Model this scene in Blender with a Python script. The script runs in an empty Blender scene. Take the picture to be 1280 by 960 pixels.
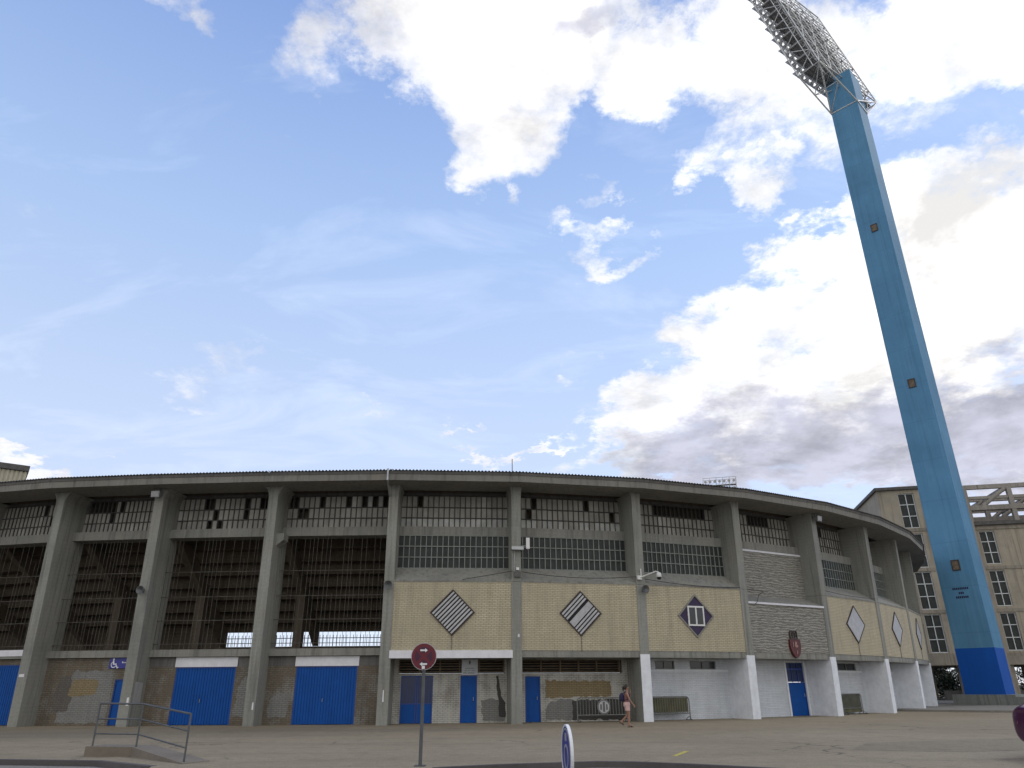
import bpy, bmesh, math, random
from mathutils import Vector, Matrix
random.seed(7)
D = bpy.data
SC = bpy.context.scene
COL = SC.collection
R = math.radians

# ------------------------------------------------------------------ node helpers
def mat(name):
    m = D.materials.new(name); m.use_nodes = True
    nt = m.node_tree
    b = nt.nodes['Principled BSDF']
    return m, nt, b

def N(nt, typ, **kw):
    n = nt.nodes.new(typ)
    for k, v in kw.items():
        if k.startswith('i_'):
            n.inputs[k[2:].replace('_', ' ')].default_value = v
        else:
            setattr(n, k, v)
    return n

def L(nt, a, b): nt.links.new(a, b)

def mth(nt, op, a, b=None, c=None, clamp=False):
    n = nt.nodes.new('ShaderNodeMath'); n.operation = op; n.use_clamp = clamp
    for i, v in enumerate((a, b, c)):
        if v is None: continue
        if isinstance(v, (int, float)): n.inputs[i].default_value = v
        else: L(nt, v, n.inputs[i])
    return n.outputs[0]

def mixc(nt, f, a, b, mode='MIX'):
    n = nt.nodes.new('ShaderNodeMix'); n.data_type = 'RGBA'; n.blend_type = mode
    for s, v in ((n.inputs[0], f), (n.inputs[6], a), (n.inputs[7], b)):
        if isinstance(v, (int, float)): s.default_value = v
        elif isinstance(v, (tuple, list)): s.default_value = (*v[:3], 1)
        else: L(nt, v, s)
    return n.outputs[2]

def ramp(nt, fac, stops):
    n = nt.nodes.new('ShaderNodeValToRGB')
    e = n.color_ramp.elements
    while len(e) < len(stops): e.new(0.5)
    for el, (p, c) in zip(e, stops):
        el.position = p
        el.color = (c, c, c, 1) if isinstance(c, (int, float)) else (*c, 1)
    L(nt, fac, n.inputs[0])
    return n.outputs[0]

def noise(nt, vec, scale, detail=4, rough=0.55, dist=0.0):
    n = nt.nodes.new('ShaderNodeTexNoise')
    n.inputs['Scale'].default_value = scale; n.inputs['Detail'].default_value = detail
    n.inputs['Roughness'].default_value = rough; n.inputs['Distortion'].default_value = dist
    if vec is not None: L(nt, vec, n.inputs['Vector'])
    return n.outputs['Fac']

def geo_pos(nt): return nt.nodes.new('ShaderNodeNewGeometry').outputs['Position']
def obj_pos(nt): return nt.nodes.new('ShaderNodeTexCoord').outputs['Object']
def uv_pos(nt): return nt.nodes.new('ShaderNodeUVMap').outputs['UV']
def scaled(nt, vec, s):
    n = nt.nodes.new('ShaderNodeMapping'); n.inputs['Scale'].default_value = s
    L(nt, vec, n.inputs['Vector']); return n.outputs[0]

def bump(nt, b, h, strength=0.3, dist=0.02):
    n = nt.nodes.new('ShaderNodeBump'); n.inputs['Strength'].default_value = strength
    n.inputs['Distance'].default_value = dist
    L(nt, h, n.inputs['Height']); L(nt, n.outputs[0], b.inputs['Normal'])

# ------------------------------------------------------------------ materials
def m_concrete(name, base, dark=0.55, streak=True, boards=True, warm=None):
    m, nt, b = mat(name)
    p = geo_pos(nt)
    big = noise(nt, p, 0.45, 5, 0.6)
    fine = noise(nt, p, 9, 6, 0.7)
    c = mixc(nt, ramp(nt, big, [(0.3, 0.0), (0.7, 1.0)]), [v * 0.72 for v in base], [v * 1.12 for v in base])
    if warm: c = mixc(nt, ramp(nt, noise(nt, p, 0.9, 4), [(0.45, 0), (0.7, 0.7)]), c, warm)
    c = mixc(nt, mth(nt, 'MULTIPLY', ramp(nt, fine, [(0.35, 1.0), (0.6, 0.0)]), 0.3), c, [v * 0.55 for v in base])
    if streak:
        st = noise(nt, scaled(nt, p, (4.5, 4.5, 0.16)), 1.0, 4, 0.65)
        c = mixc(nt, ramp(nt, st, [(0.5, 0.0), (0.72, 0.75)]), c, [v * dark * 0.7 for v in base])
        st2 = noise(nt, scaled(nt, p, (7, 7, 0.25)), 1.0, 3, 0.6)
        c = mixc(nt, ramp(nt, st2, [(0.62, 0.0), (0.75, 0.35)]), c, [min(1, v * 1.6) for v in base])
    L(nt, c, b.inputs['Base Color']); b.inputs['Roughness'].default_value = 0.9
    h = fine
    if boards:
        w = nt.nodes.new('ShaderNodeTexWave'); w.wave_type = 'BANDS'; w.bands_direction = 'Z'
        w.inputs['Scale'].default_value = 1.6; w.inputs['Distortion'].default_value = 0.6
        L(nt, p, w.inputs['Vector'])
        h = mth(nt, 'ADD', fine, mth(nt, 'MULTIPLY', w.outputs['Fac'], 0.25))
    bump(nt, b, h, 0.4, 0.03)
    return m

def m_brick(name, c1, c2, mortar, white=None, wlo=0.45, whi=0.52, bw=0.26, rh=0.085, ms=0.014, smear=None, zwhite=None, dirt=0.0):
    m, nt, b = mat(name)
    uv = uv_pos(nt)
    t = nt.nodes.new('ShaderNodeTexBrick')
    t.inputs['Scale'].default_value = 1.0; t.inputs['Brick Width'].default_value = bw
    t.inputs['Row Height'].default_value = rh; t.inputs['Mortar Size'].default_value = ms
    t.inputs['Mortar Smooth'].default_value = 0.3; t.inputs['Bias'].default_value = 0.0
    t.inputs['Color1'].default_value = (*c1, 1); t.inputs['Color2'].default_value = (*c2, 1)
    t.inputs['Mortar'].default_value = (*mortar, 1)
    L(nt, uv, t.inputs['Vector'])
    p = geo_pos(nt)
    c = mixc(nt, ramp(nt, noise(nt, p, 0.8, 5), [(0.35, 0.0), (0.7, 0.5)]), t.outputs['Color'], [v * 0.6 for v in c1])
    # whole courses that are darker or lighter, as hand-laid brick shows
    row = noise(nt, scaled(nt, uv, (0.35, 5.5, 1)), 2.0, 3, 0.6)
    c = mixc(nt, ramp(nt, row, [(0.45, 0.0), (0.75, 0.45)]), c, [v * 0.55 for v in c1])
    c = mixc(nt, ramp(nt, noise(nt, p, 0.35, 4, 0.6), [(0.35, 0.0), (0.65, 0.3)]), c, [v * 0.72 for v in c2])
    c = mixc(nt, ramp(nt, noise(nt, scaled(nt, uv, (3.8, 11.8, 1)), 1.0, 2, 0.5), [(0.55, 0.0), (0.75, 0.4)]), c, [v * 0.55 for v in c1])
    hgt = t.outputs['Fac']
    if white:
        n = noise(nt, p, 1.1, 6, 0.62)
        n = mth(nt, 'ADD', n, mth(nt, 'MULTIPLY', t.outputs['Fac'], -0.12))
        wm = ramp(nt, n, [(wlo, 0.0), (whi, 1.0)])
        wc = mixc(nt, noise(nt, scaled(nt, p, (1.5, 1.5, 0.5)), 2.0, 5), [v * 0.7 for v in white], white)
        c = mixc(nt, wm, c, mixc(nt, mth(nt, 'MULTIPLY', t.outputs['Fac'], 0.45), wc, [v * 0.45 for v in white]))
    if dirt:
        sz = nt.nodes.new('ShaderNodeSeparateXYZ'); L(nt, p, sz.inputs[0])
        st = noise(nt, scaled(nt, p, (3.0, 3.0, 0.3)), 1.3, 5, 0.65)
        c = mixc(nt, mth(nt, 'MULTIPLY', ramp(nt, st, [(0.45, 0.0), (0.7, 1.0)]), dirt), c, (0.05, 0.045, 0.04))
    L(nt, c, b.inputs['Base Color']); b.inputs['Roughness'].default_value = 0.88
    bump(nt, b, mth(nt, 'SUBTRACT', noise(nt, p, 14, 4), mth(nt, 'MULTIPLY', hgt, 1.4)), 0.5, 0.012)
    return m

def m_plain(name, col, rough=0.6, metal=0.0, var=0.25, scale=3.0, bmp=0.0, spec=0.5, grime=0.0):
    m, nt, b = mat(name)
    p = geo_pos(nt)
    f = noise(nt, p, scale, 5, 0.6)
    c = mixc(nt, ramp(nt, f, [(0.3, 0.0), (0.72, 1.0)]), [v * (1 - var) for v in col], [min(1, v * (1 + var * 0.6)) for v in col])
    if grime:
        st = noise(nt, scaled(nt, p, (5, 5, 0.35)), 1.0, 5, 0.65)
        c = mixc(nt, mth(nt, 'MULTIPLY', ramp(nt, st, [(0.48, 0.0), (0.72, 1.0)]), grime), c, [v * 0.35 for v in col])
    L(nt, c, b.inputs['Base Color']); b.inputs['Roughness'].default_value = rough
    b.inputs['Metallic'].default_value = metal
    b.inputs['Specular IOR Level'].default_value = spec
    if bmp: bump(nt, b, noise(nt, p, scale * 8, 4), bmp, 0.01)
    return m

def m_ribbed(name, c1, c2, period=0.22, rough=0.9):
    """rough split-stone ribs laid in uneven slanting courses"""
    m, nt, b = mat(name)
    uv = uv_pos(nt)
    w = nt.nodes.new('ShaderNodeTexWave'); w.wave_type = 'BANDS'; w.bands_direction = 'Y'
    w.inputs['Scale'].default_value = 1.0 / period * 0.5; w.inputs['Distortion'].default_value = 9.0
    w.inputs['Detail'].default_value = 4; w.inputs['Detail Scale'].default_value = 1.6; w.inputs['Detail Roughness'].default_value = 0.7
    L(nt, scaled(nt, uv, (0.35, 1, 1)), w.inputs['Vector'])
    n = noise(nt, scaled(nt, uv, (1.3, 6, 1)), 2.2, 6, 0.65, 0.8)
    f = mth(nt, 'ADD', mth(nt, 'MULTIPLY', w.outputs['Fac'], 0.4), mth(nt, 'MULTIPLY', n, 0.75))
    c = ramp(nt, f, [(0.25, c1), (0.8, c2)])
    L(nt, c, b.inputs['Base Color']); b.inputs['Roughness'].default_value = rough
    bump(nt, b, f, 0.9, 0.06)
    return m

def m_ground(name, c1, c2, c3, fine=22, tracks=True):
    m, nt, b = mat(name)
    p = geo_pos(nt)
    f1 = noise(nt, p, 0.12, 6, 0.6, 0.4)
    f2 = noise(nt, p, fine, 5, 0.75)
    f3 = noise(nt, scaled(nt, p, (0.1, 0.9, 1)), 0.7, 5, 0.6, 0.5)
    c = mixc(nt, ramp(nt, f1, [(0.35, 0.0), (0.65, 1.0)]), c1, c2)
    c = mixc(nt, ramp(nt, f3, [(0.46, 0.0), (0.7, 0.55)]), c, c3)
    f5 = noise(nt, p, 3.2, 7, 0.75)
    c = mixc(nt, ramp(nt, f5, [(0.45, 0.0), (0.62, 0.35)]), c, [v * 0.72 for v in c3])
    c = mixc(nt, ramp(nt, f5, [(0.3, 0.4), (0.42, 0.0)]), c, [v * 1.2 for v in c2])
    f4 = noise(nt, p, 0.9, 6, 0.7)
    c = mixc(nt, ramp(nt, f4, [(0.52, 0.0), (0.68, 0.5)]), c, [v * 0.6 for v in c1])
    c = mixc(nt, mth(nt, 'MULTIPLY', ramp(nt, f2, [(0.38, 1.0), (0.62, 0.0)]), 0.7), c, [v * 0.45 for v in c1])
    if tracks:
        # oil spots and hairline cracks
        v = nt.nodes.new('ShaderNodeTexVoronoi'); v.feature = 'DISTANCE_TO_EDGE'; v.inputs['Scale'].default_value = 0.22
        pn = nt.nodes.new('ShaderNodeTexNoise'); pn.inputs['Scale'].default_value = 1.2; pn.inputs['Detail'].default_value = 5
        L(nt, p, pn.inputs['Vector'])
        va = nt.nodes.new('ShaderNodeVectorMath'); va.operation = 'MULTIPLY_ADD'
        L(nt, pn.outputs['Color'], va.inputs[0]); va.inputs[1].default_value = (1.6, 1.6, 0); L(nt, p, va.inputs[2])
        L(nt, va.outputs[0], v.inputs['Vector'])
        cr = ramp(nt, v.outputs['Distance'], [(0.0, 0.75), (0.012, 0.0)])
        gate = ramp(nt, noise(nt, p, 0.15, 3), [(0.5, 0.0), (0.6, 1.0)])
        c = mixc(nt, mth(nt, 'MULTIPLY', cr, gate), c, (0.02, 0.02, 0.02))
        sp = noise(nt, p, 2.3, 3, 0.5)
        c = mixc(nt, ramp(nt, sp, [(0.70, 0.0), (0.76, 0.6)]), c, [v_ * 0.35 for v_ in c1])
    L(nt, c, b.inputs['Base Color']); b.inputs['Roughness'].default_value = 0.92
    b.inputs['Specular IOR Level'].default_value = 0.25
    bump(nt, b, f2, 0.5, 0.01)
    return m

M = {}
M['concrete'] = m_concrete('weathered_concrete', (0.29, 0.295, 0.275), warm=(0.25, 0.24, 0.205))
M['concrete_beam'] = m_concrete('beam_concrete', (0.27, 0.27, 0.25), warm=(0.25, 0.235, 0.195))
M['concrete_dark'] = m_concrete('dark_concrete', (0.15, 0.145, 0.14))  # plain darker tone for lintels, bands and the roof gutter
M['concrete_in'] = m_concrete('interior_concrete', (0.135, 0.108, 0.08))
M['fascia'] = m_concrete('fascia_concrete', (0.25, 0.245, 0.225), boards=False, warm=(0.22, 0.2, 0.165))
M['white_wall'] = m_brick('white_painted_brick', (0.74, 0.78, 0.85), (0.69, 0.73, 0.80), (0.56, 0.60, 0.66), dirt=0.1)
M['white_paint'] = m_plain('white_paint', (0.76, 0.79, 0.85), 0.7, var=0.12, grime=0.12)
M['yellow_brick'] = m_brick('cream_brick', (0.62, 0.56, 0.415), (0.55, 0.49, 0.355), (0.30, 0.255, 0.18), ms=0.016, dirt=0.2)
M['brown_brick'] = m_brick('brown_brick', (0.215, 0.18, 0.135), (0.165, 0.135, 0.10), (0.085, 0.075, 0.065), white=(0.29, 0.28, 0.26), wlo=0.5, whi=0.66, dirt=0.4)
M['wash_brick'] = m_brick('whitewashed_brick', (0.42, 0.40, 0.36), (0.36, 0.34, 0.31), (0.2, 0.19, 0.175), white=(0.58, 0.57, 0.53), wlo=0.34, whi=0.5, dirt=0.3)
M['patch_grey'] = m_brick('grey_painted_brick', (0.29, 0.29, 0.28), (0.25, 0.25, 0.245), (0.13, 0.13, 0.125), dirt=0.25)
M['patch_dark'] = m_brick('dark_paint_or_shade_brick', (0.085, 0.083, 0.08), (0.07, 0.07, 0.068), (0.045, 0.045, 0.045), dirt=0.2)  # dark paint in one bay, shade behind the barrier in the next
M['patch_smudge'] = m_brick('smudged_brick', (0.17, 0.155, 0.14), (0.14, 0.13, 0.12), (0.08, 0.075, 0.07), dirt=0.35)
M['patch_ochre'] = m_brick('ochre_painted_brick', (0.33, 0.26, 0.15), (0.28, 0.215, 0.12), (0.13, 0.1, 0.06), dirt=0.2)
M['ribbed'] = m_ribbed('split_stone', (0.12, 0.115, 0.102), (0.37, 0.355, 0.32))
M['blue_door'] = m_plain('blue_door_paint', (0.003, 0.075, 0.34), 0.5, var=0.12, scale=2, grime=0.25, spec=0.2)
M['blue_dark'] = m_plain('blue_glazed', (0.02, 0.035, 0.11), 0.2, var=0.2)
M['blue_trim'] = m_plain('blue_trim_paint', (0.02, 0.06, 0.28), 0.5, var=0.15)
M['glass'] = m_plain('dusty_glass', (0.03, 0.036, 0.034), 0.45, var=0.5, scale=1.8, spec=0.3)
M['dark_glass'] = m_plain('dark_glass', (0.025, 0.03, 0.04), 0.12, var=0.3, scale=1.2)
M['mullion'] = m_plain('mullion_paint', (0.22, 0.24, 0.225), 0.6, var=0.25)
M['vent_panel'] = m_plain('fibre_panel', (0.40, 0.385, 0.35), 0.8, var=0.3, scale=1.2, grime=0.4)
M['vent_panel_pale'] = m_plain('pale_fibre_panel', (0.52, 0.52, 0.50), 0.8, var=0.3, scale=1.6)
M['slat_dark'] = m_plain('dark_slat', (0.085, 0.083, 0.078), 0.85, var=0.3)
M['steel_bar'] = m_plain('rusty_bar', (0.12, 0.112, 0.10), 0.6, 0.3, var=0.5, scale=5)
M['galv'] = m_plain('galvanised_steel', (0.42, 0.43, 0.44), 0.45, 0.7, var=0.2)
M['barrier_steel'] = m_plain('barrier_steel', (0.20, 0.205, 0.2), 0.5, 0.4, var=0.3)
M['galv_dark'] = m_plain('dark_steel', (0.12, 0.125, 0.13), 0.5, 0.5, var=0.25)
M['roof_sheet'] = m_plain('roof_sheet', (0.10, 0.095, 0.09), 0.8, var=0.4)
M['white_strip'] = m_plain('white_strip', (0.72, 0.72, 0.77), 0.6, var=0.1, grime=0.1)
M['louvre'] = m_plain('pale_louvre', (0.42, 0.42, 0.44), 0.5, 0.2, var=0.15, grime=0.2)
M['louvre_frame'] = m_plain('brown_frame', (0.05, 0.035, 0.035), 0.6, var=0.3)
M['void'] = m_plain('dark_void', (0.02, 0.02, 0.022), 0.9)
M['purple'] = m_plain('purple_recess_shade', (0.04, 0.026, 0.075), 0.7)  # flat plate darkened to read as a shaded recess
M['brown_louvre'] = m_plain('wooden_louvre', (0.16, 0.12, 0.08), 0.8, var=0.4, scale=4)
def m_tower():
    m, nt, b = mat('light_blue_paint')
    p = geo_pos(nt); base = (0.10, 0.252, 0.415)
    f = noise(nt, p, 0.3, 6, 0.65)
    c = mixc(nt, ramp(nt, f, [(0.3, 0.0), (0.7, 1.0)]), [v * 0.86 for v in base], [v * 1.12 for v in base])
    st = noise(nt, scaled(nt, p, (2.6, 2.6, 0.05)), 1.0, 6, 0.7)
    c = mixc(nt, ramp(nt, st, [(0.5, 0.0), (0.75, 0.45)]), c, (0.035, 0.10, 0.17))
    st2 = noise(nt, scaled(nt, p, (4.5, 4.5, 0.09)), 1.3, 5, 0.7)
    c = mixc(nt, ramp(nt, st2, [(0.55, 0.0), (0.75, 0.3)]), c, (0.22, 0.40, 0.55))
    sz = nt.nodes.new('ShaderNodeSeparateXYZ'); L(nt, p, sz.inputs[0])
    fz = mth(nt, 'FRACT', mth(nt, 'DIVIDE', sz.outputs[2], 3.6))
    ln = ramp(nt, mth(nt, 'ABSOLUTE', mth(nt, 'SUBTRACT', fz, 0.5)), [(0.0, 1.0), (0.014, 0.0)])
    c = mixc(nt, mth(nt, 'MULTIPLY', ln, 0.22), c, (0.03, 0.10, 0.18))
    L(nt, c, b.inputs['Base Color']); b.inputs['Roughness'].default_value = 0.7; b.inputs['Specular IOR Level'].default_value = 0.15
    bump(nt, b, mth(nt, 'SUBTRACT', noise(nt, p, 2.0, 6, 0.7), mth(nt, 'MULTIPLY', ln, 0.4)), 0.3, 0.03)
    return m
M['tower_blue'] = m_tower()
M['tower_deep'] = m_plain('deep_blue_paint', (0.006, 0.09, 0.42), 0.6, var=0.12, scale=0.4, grime=0.2, spec=0.2)
M['steel_frame'] = m_plain('rack_steel', (0.6, 0.6, 0.58), 0.5, 0.35, var=0.2)
M['lamp_body'] = m_plain('lamp_housing', (0.34, 0.34, 0.37), 0.4, 0.4)
M['lamp_glass'] = m_plain('lamp_glass', (0.75, 0.78, 0.8), 0.08, 0.4, var=0.05)
M['grating'] = m_plain('walkway_grating', (0.36, 0.35, 0.345), 0.7, 0.3, var=0.3)
M['plaza'] = m_ground('plaza_asphalt', (0.31, 0.258, 0.178), (0.385, 0.325, 0.23), (0.245, 0.203, 0.147))
M['road'] = m_ground('road_asphalt', (0.05, 0.05, 0.052), (0.065, 0.064, 0.064), (0.042, 0.042, 0.043))
M['ramp'] = m_concrete('ramp_concrete', (0.21, 0.18, 0.145), streak=False, boards=False)
M['kerb'] = m_concrete('kerb_concrete', (0.10, 0.088, 0.088), streak=False, boards=False)
M['pave'] = m_ground('pavement_tiles', (0.26, 0.245, 0.22), (0.3, 0.285, 0.255), (0.22, 0.205, 0.185), tracks=False)
M['yellow_mark'] = m_plain('worn_yellow', (0.5, 0.42, 0.08), 0.8, var=0.5, scale=8)
M['plinth'] = m_concrete('plinth_concrete', (0.23, 0.25, 0.235), boards=False)
M['beige_wall'] = m_concrete('beige_render', (0.39, 0.345, 0.275), boards=False, warm=(0.37, 0.315, 0.235))
M['beige_band'] = m_concrete('beige_band', (0.31, 0.275, 0.225), boards=False)
M['frame_white'] = m_plain('white_frame', (0.6, 0.62, 0.63), 0.5, var=0.1)
M['truss'] = m_concrete('truss_concrete', (0.33, 0.30, 0.265), boards=False)
M['cladding'] = m_plain('beige_cladding', (0.46, 0.43, 0.33), 0.7, var=0.15, grime=0.3)
M['sign_red'] = m_plain('sign_red', (0.13, 0.004, 0.018), 0.4, var=0.1)
M['sign_wine'] = m_plain('sign_backlit_blue', (0.05, 0.004, 0.03), 0.4, var=0.1)  # blue field coloured dark wine, its backlit shade put into the colour
M['sign_white'] = m_plain('sign_white', (0.78, 0.78, 0.8), 0.4, var=0.05)
M['sign_blue'] = m_plain('sign_blue', (0.03, 0.035, 0.28), 0.4, var=0.1)
M['crest_red'] = m_plain('crest_red', (0.09, 0.010, 0.012), 0.45, var=0.3, scale=6)
M['crest_pale'] = m_plain('crest_pale', (0.3, 0.17, 0.15), 0.5)
M['black'] = m_plain('black_plastic', (0.015, 0.015, 0.017), 0.5)
M['white_plastic'] = m_plain('white_plastic', (0.7, 0.7, 0.7), 0.4, var=0.05)
M['olive'] = m_plain('olive_board', (0.10, 0.095, 0.045), 0.7, var=0.4, scale=2)
M['car_purple'] = m_plain('plum_car_paint', (0.07, 0.008, 0.055), 0.18, 0.3, var=0.03)
M['tail'] = m_plain('tail_lens', (0.35, 0.06, 0.08), 0.1, var=0.05)
M['car_dark'] = m_plain('dark_car_paint', (0.02, 0.022, 0.028), 0.2, 0.3, var=0.03)
M['tyre'] = m_plain('tyre_rubber', (0.015, 0.015, 0.015), 0.85)
M['skin'] = m_plain('skin', (0.30, 0.16, 0.11), 0.55, var=0.06)
M['hair'] = m_plain('dark_hair', (0.02, 0.012, 0.01), 0.5)
M['top'] = m_plain('mauve_top', (0.2, 0.09, 0.09), 0.85, var=0.12)
M['shorts'] = m_plain('pale_pink_shorts', (0.58, 0.39, 0.37), 0.85, var=0.08)
M['navy'] = m_plain('navy_cloth', (0.02, 0.018, 0.07), 0.8)
M['bark'] = m_plain('bark', (0.06, 0.045, 0.03), 0.9, var=0.4, scale=6)
def m_leaf():
    m, nt, b = mat('leaf')
    g = nt.nodes.new('ShaderNodeNewGeometry')
    c = ramp(nt, g.outputs['Random Per Island'], [(0.0, (0.03, 0.05, 0.012)), (0.5, (0.06, 0.085, 0.02)), (1.0, (0.11, 0.12, 0.03))])
    L(nt, c, b.inputs['Base Color']); b.inputs['Roughness'].default_value = 0.6
    return m
M['leaf'] = m_leaf()

# ------------------------------------------------------------------ mesh builder
class MB:
    """collects shapes (world or local coordinates) into one mesh"""
    def __init__(s): s.v = []; s.f = []; s.m = []; s.uv = []; s.smooth = []
    def add(s, pts, faces, mi=0, uvs=None, smooth=False):
        o = len(s.v); s.v += [tuple(p) for p in pts]
        s.uv += uvs if uvs else [(p[0] + p[1], p[2]) for p in pts]
        for k, f in enumerate(faces):
            s.f.append([o + i for i in f]); s.m.append(mi[k] if isinstance(mi, list) else mi); s.smooth.append(smooth)
    def box(s, fr, u0, u1, o0, o1, z0, z1, mi=0):
        c = [(u, o, z) for z in (z0, z1) for o in (o0, o1) for u in (u0, u1)]
        F = [(0, 2, 3, 1), (4, 5, 7, 6), (0, 1, 5, 4), (2, 6, 7, 3), (0, 4, 6, 2), (1, 3, 7, 5)]
        s.add([fr(*p) for p in c], F, mi, [(p[0] + p[1], p[2]) for p in c])
    def hexa(s, fr, c, mi=0):
        """8 corners ordered as box()"""
        F = [(0, 2, 3, 1), (4, 5, 7, 6), (0, 1, 5, 4), (2, 6, 7, 3), (0, 4, 6, 2), (1, 3, 7, 5)]
        s.add([fr(*p) for p in c], F, mi, [(p[0] + p[1], p[2]) for p in c])
    def prism(s, fr, poly, axis, a, b, mi=0):
        """poly: 2d points; axis 'u': (o,z) extruded along u; 'o': (u,z) along o; 'z': (u,o) along z"""
        n = len(poly)
        def P(q, t):
            return {'u': (t, q[0], q[1]), 'o': (q[0], t, q[1]), 'z': (q[0], q[1], t)}[axis]
        c = [P(q, a) for q in poly] + [P(q, b) for q in poly]
        F = [tuple(range(n - 1, -1, -1)), tuple(range(n, 2 * n))] + [(i, (i + 1) % n, n + (i + 1) % n, n + i) for i in range(n)]
        s.add([fr(*p) for p in c], F, mi, [(p[0] + p[1], p[2]) for p in c])
    def tube(s, p, q, r, seg=6, mi=0, r2=None, caps=True, smooth=True):
        p, q = Vector(p), Vector(q); d = q - p
        if d.length < 1e-6: return
        d.normalize(); a = d.orthogonal().normalized(); b = d.cross(a)
        r2 = r if r2 is None else r2
        pts = []
        for c, rr in ((p, r), (q, r2)):
            for i in range(seg):
                t = 2 * math.pi * i / seg
                pts.append(c + a * math.cos(t) * rr + b * math.sin(t) * rr)
        F = [(i, (i + 1) % seg, seg + (i + 1) % seg, seg + i) for i in range(seg)]
        o = len(s.f)
        s.add(pts, F, mi, smooth=smooth)
        if caps: s.add(pts, [tuple(range(seg - 1, -1, -1)), tuple(range(seg, 2 * seg))], mi)
    def path(s, pts, r, seg=6, mi=0):
        for i in range(len(pts) - 1): s.tube(pts[i], pts[i + 1], r, seg, mi)
    def lathe(s, prof, fr, seg=16, mi=0):
        """prof [(r,h)], axis along local third coord of fr"""
        n = len(prof); pts = []
        for r, h in prof:
            for i in range(seg):
                t = 2 * math.pi * i / seg
                pts.append(fr(r * math.cos(t), r * math.sin(t), h))
        F = [(j * seg + i, j * seg + (i + 1) % seg, (j + 1) * seg + (i + 1) % seg, (j + 1) * seg + i) for j in range(n - 1) for i in range(seg)]
        s.add(pts, F, mi, smooth=True)
    def disc(s, fr, r, o0, o1, seg=32, mi=0, cx=0, cz=0):
        s.prism(fr, [(cx + r * math.cos(2 * math.pi * i / seg), cz + r * math.sin(2 * math.pi * i / seg)) for i in range(seg)], 'o', o0, o1, mi)
    def ring(s, fr, r0, r1, o0, o1, seg=32, mi=0, cx=0, cz=0, a0=0, a1=360):
        k = seg
        for i in range(k):
            t0, t1 = R(a0 + (a1 - a0) * i / k), R(a0 + (a1 - a0) * (i + 1) / k)
            s.prism(fr, [(cx + r0 * math.cos(t0), cz + r0 * math.sin(t0)), (cx + r1 * math.cos(t0), cz + r1 * math.sin(t0)),
                         (cx + r1 * math.cos(t1), cz + r1 * math.sin(t1)), (cx + r0 * math.cos(t1), cz + r0 * math.sin(t1))], 'o', o0, o1, mi)

WO = {}   # world origin of each object
def ident(u, o, z): return (u, o, z)
def frame(x, y, z, rot):
    c, s = math.cos(rot), math.sin(rot)
    return lambda u, o, h: (x + u * c - o * s, y + u * s + o * c, z + h)

def build(name, mb, mats, parent=None, origin=None):
    """link mb (world coordinates) as one object; its origin at the bottom centre of its bounds"""
    if not isinstance(mats, (list, tuple)): mats = [mats]
    xs, ys, zs = zip(*mb.v)
    og = Vector(origin) if origin else Vector(((min(xs) + max(xs)) / 2, (min(ys) + max(ys)) / 2, min(zs)))
    me = D.meshes.new(name)
    me.from_pydata([tuple(Vector(p) - og) for p in mb.v], [], mb.f)
    for m in mats: me.materials.append(m)
    ul = me.uv_layers.new(name='UVMap')
    for l in me.loops: ul.data[l.index].uv = mb.uv[l.vertex_index]
    for p, mi, sm in zip(me.polygons, mb.m, mb.smooth): p.material_index = mi; p.use_smooth = sm
    bm = bmesh.new(); bm.from_mesh(me); bmesh.ops.recalc_face_normals(bm, faces=bm.faces); bm.to_mesh(me); bm.free()
    me.update()
    o = D.objects.new(name, me); COL.objects.link(o)
    WO[o.name] = og
    if parent: o.parent = parent; o.location = og - WO[parent.name]
    else: o.location = og
    return o

def tag(o, label, cat, group=None):
    o['label'] = label; o['category'] = cat
    if group: o['group'] = group
    return o
def thing(name, label, cat, loc, group=None):
    o = D.objects.new(name, None); COL.objects.link(o); o.location = loc; o.empty_display_size = 0.3
    WO[o.name] = Vector(loc)
    return tag(o, label, cat, group)
def struct(name, mb, m):
    o = build(name, mb, m); o['kind'] = 'structure'; return o
def copy_tree(src, loc, rz, label=None, group=None):
    def cp(o, par):
        c = o.copy(); COL.objects.link(c)
        if par: c.parent = par
        for ch in o.children: cp(ch, c)
        return c
    c = cp(src, None); c.location = loc; c.rotation_euler = (0, 0, rz); WO[c.name] = Vector(loc)
    if label: c['label'] = label
    if group: c['group'] = group
    return c

# ------------------------------------------------------------------ camera
F_PX, HOR, ROLL = 898.87, 858.92, 0.0066
pitch = math.atan((HOR - 480) / F_PX)
cam = D.cameras.new('camera'); co = D.objects.new('camera', cam); COL.objects.link(co)
cam.sensor_width = 36; cam.sensor_fit = 'HORIZONTAL'; cam.lens = 36 * F_PX / 1280
cam.clip_end = 3000; cam.clip_start = 0.1
co.location = (0, 0, 1.6)
co.rotation_euler = (Matrix.Rotation(math.pi / 2 + pitch, 3, 'X') @ Matrix.Rotation(-ROLL, 3, 'Z')).to_euler()
SC.camera = co

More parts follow.
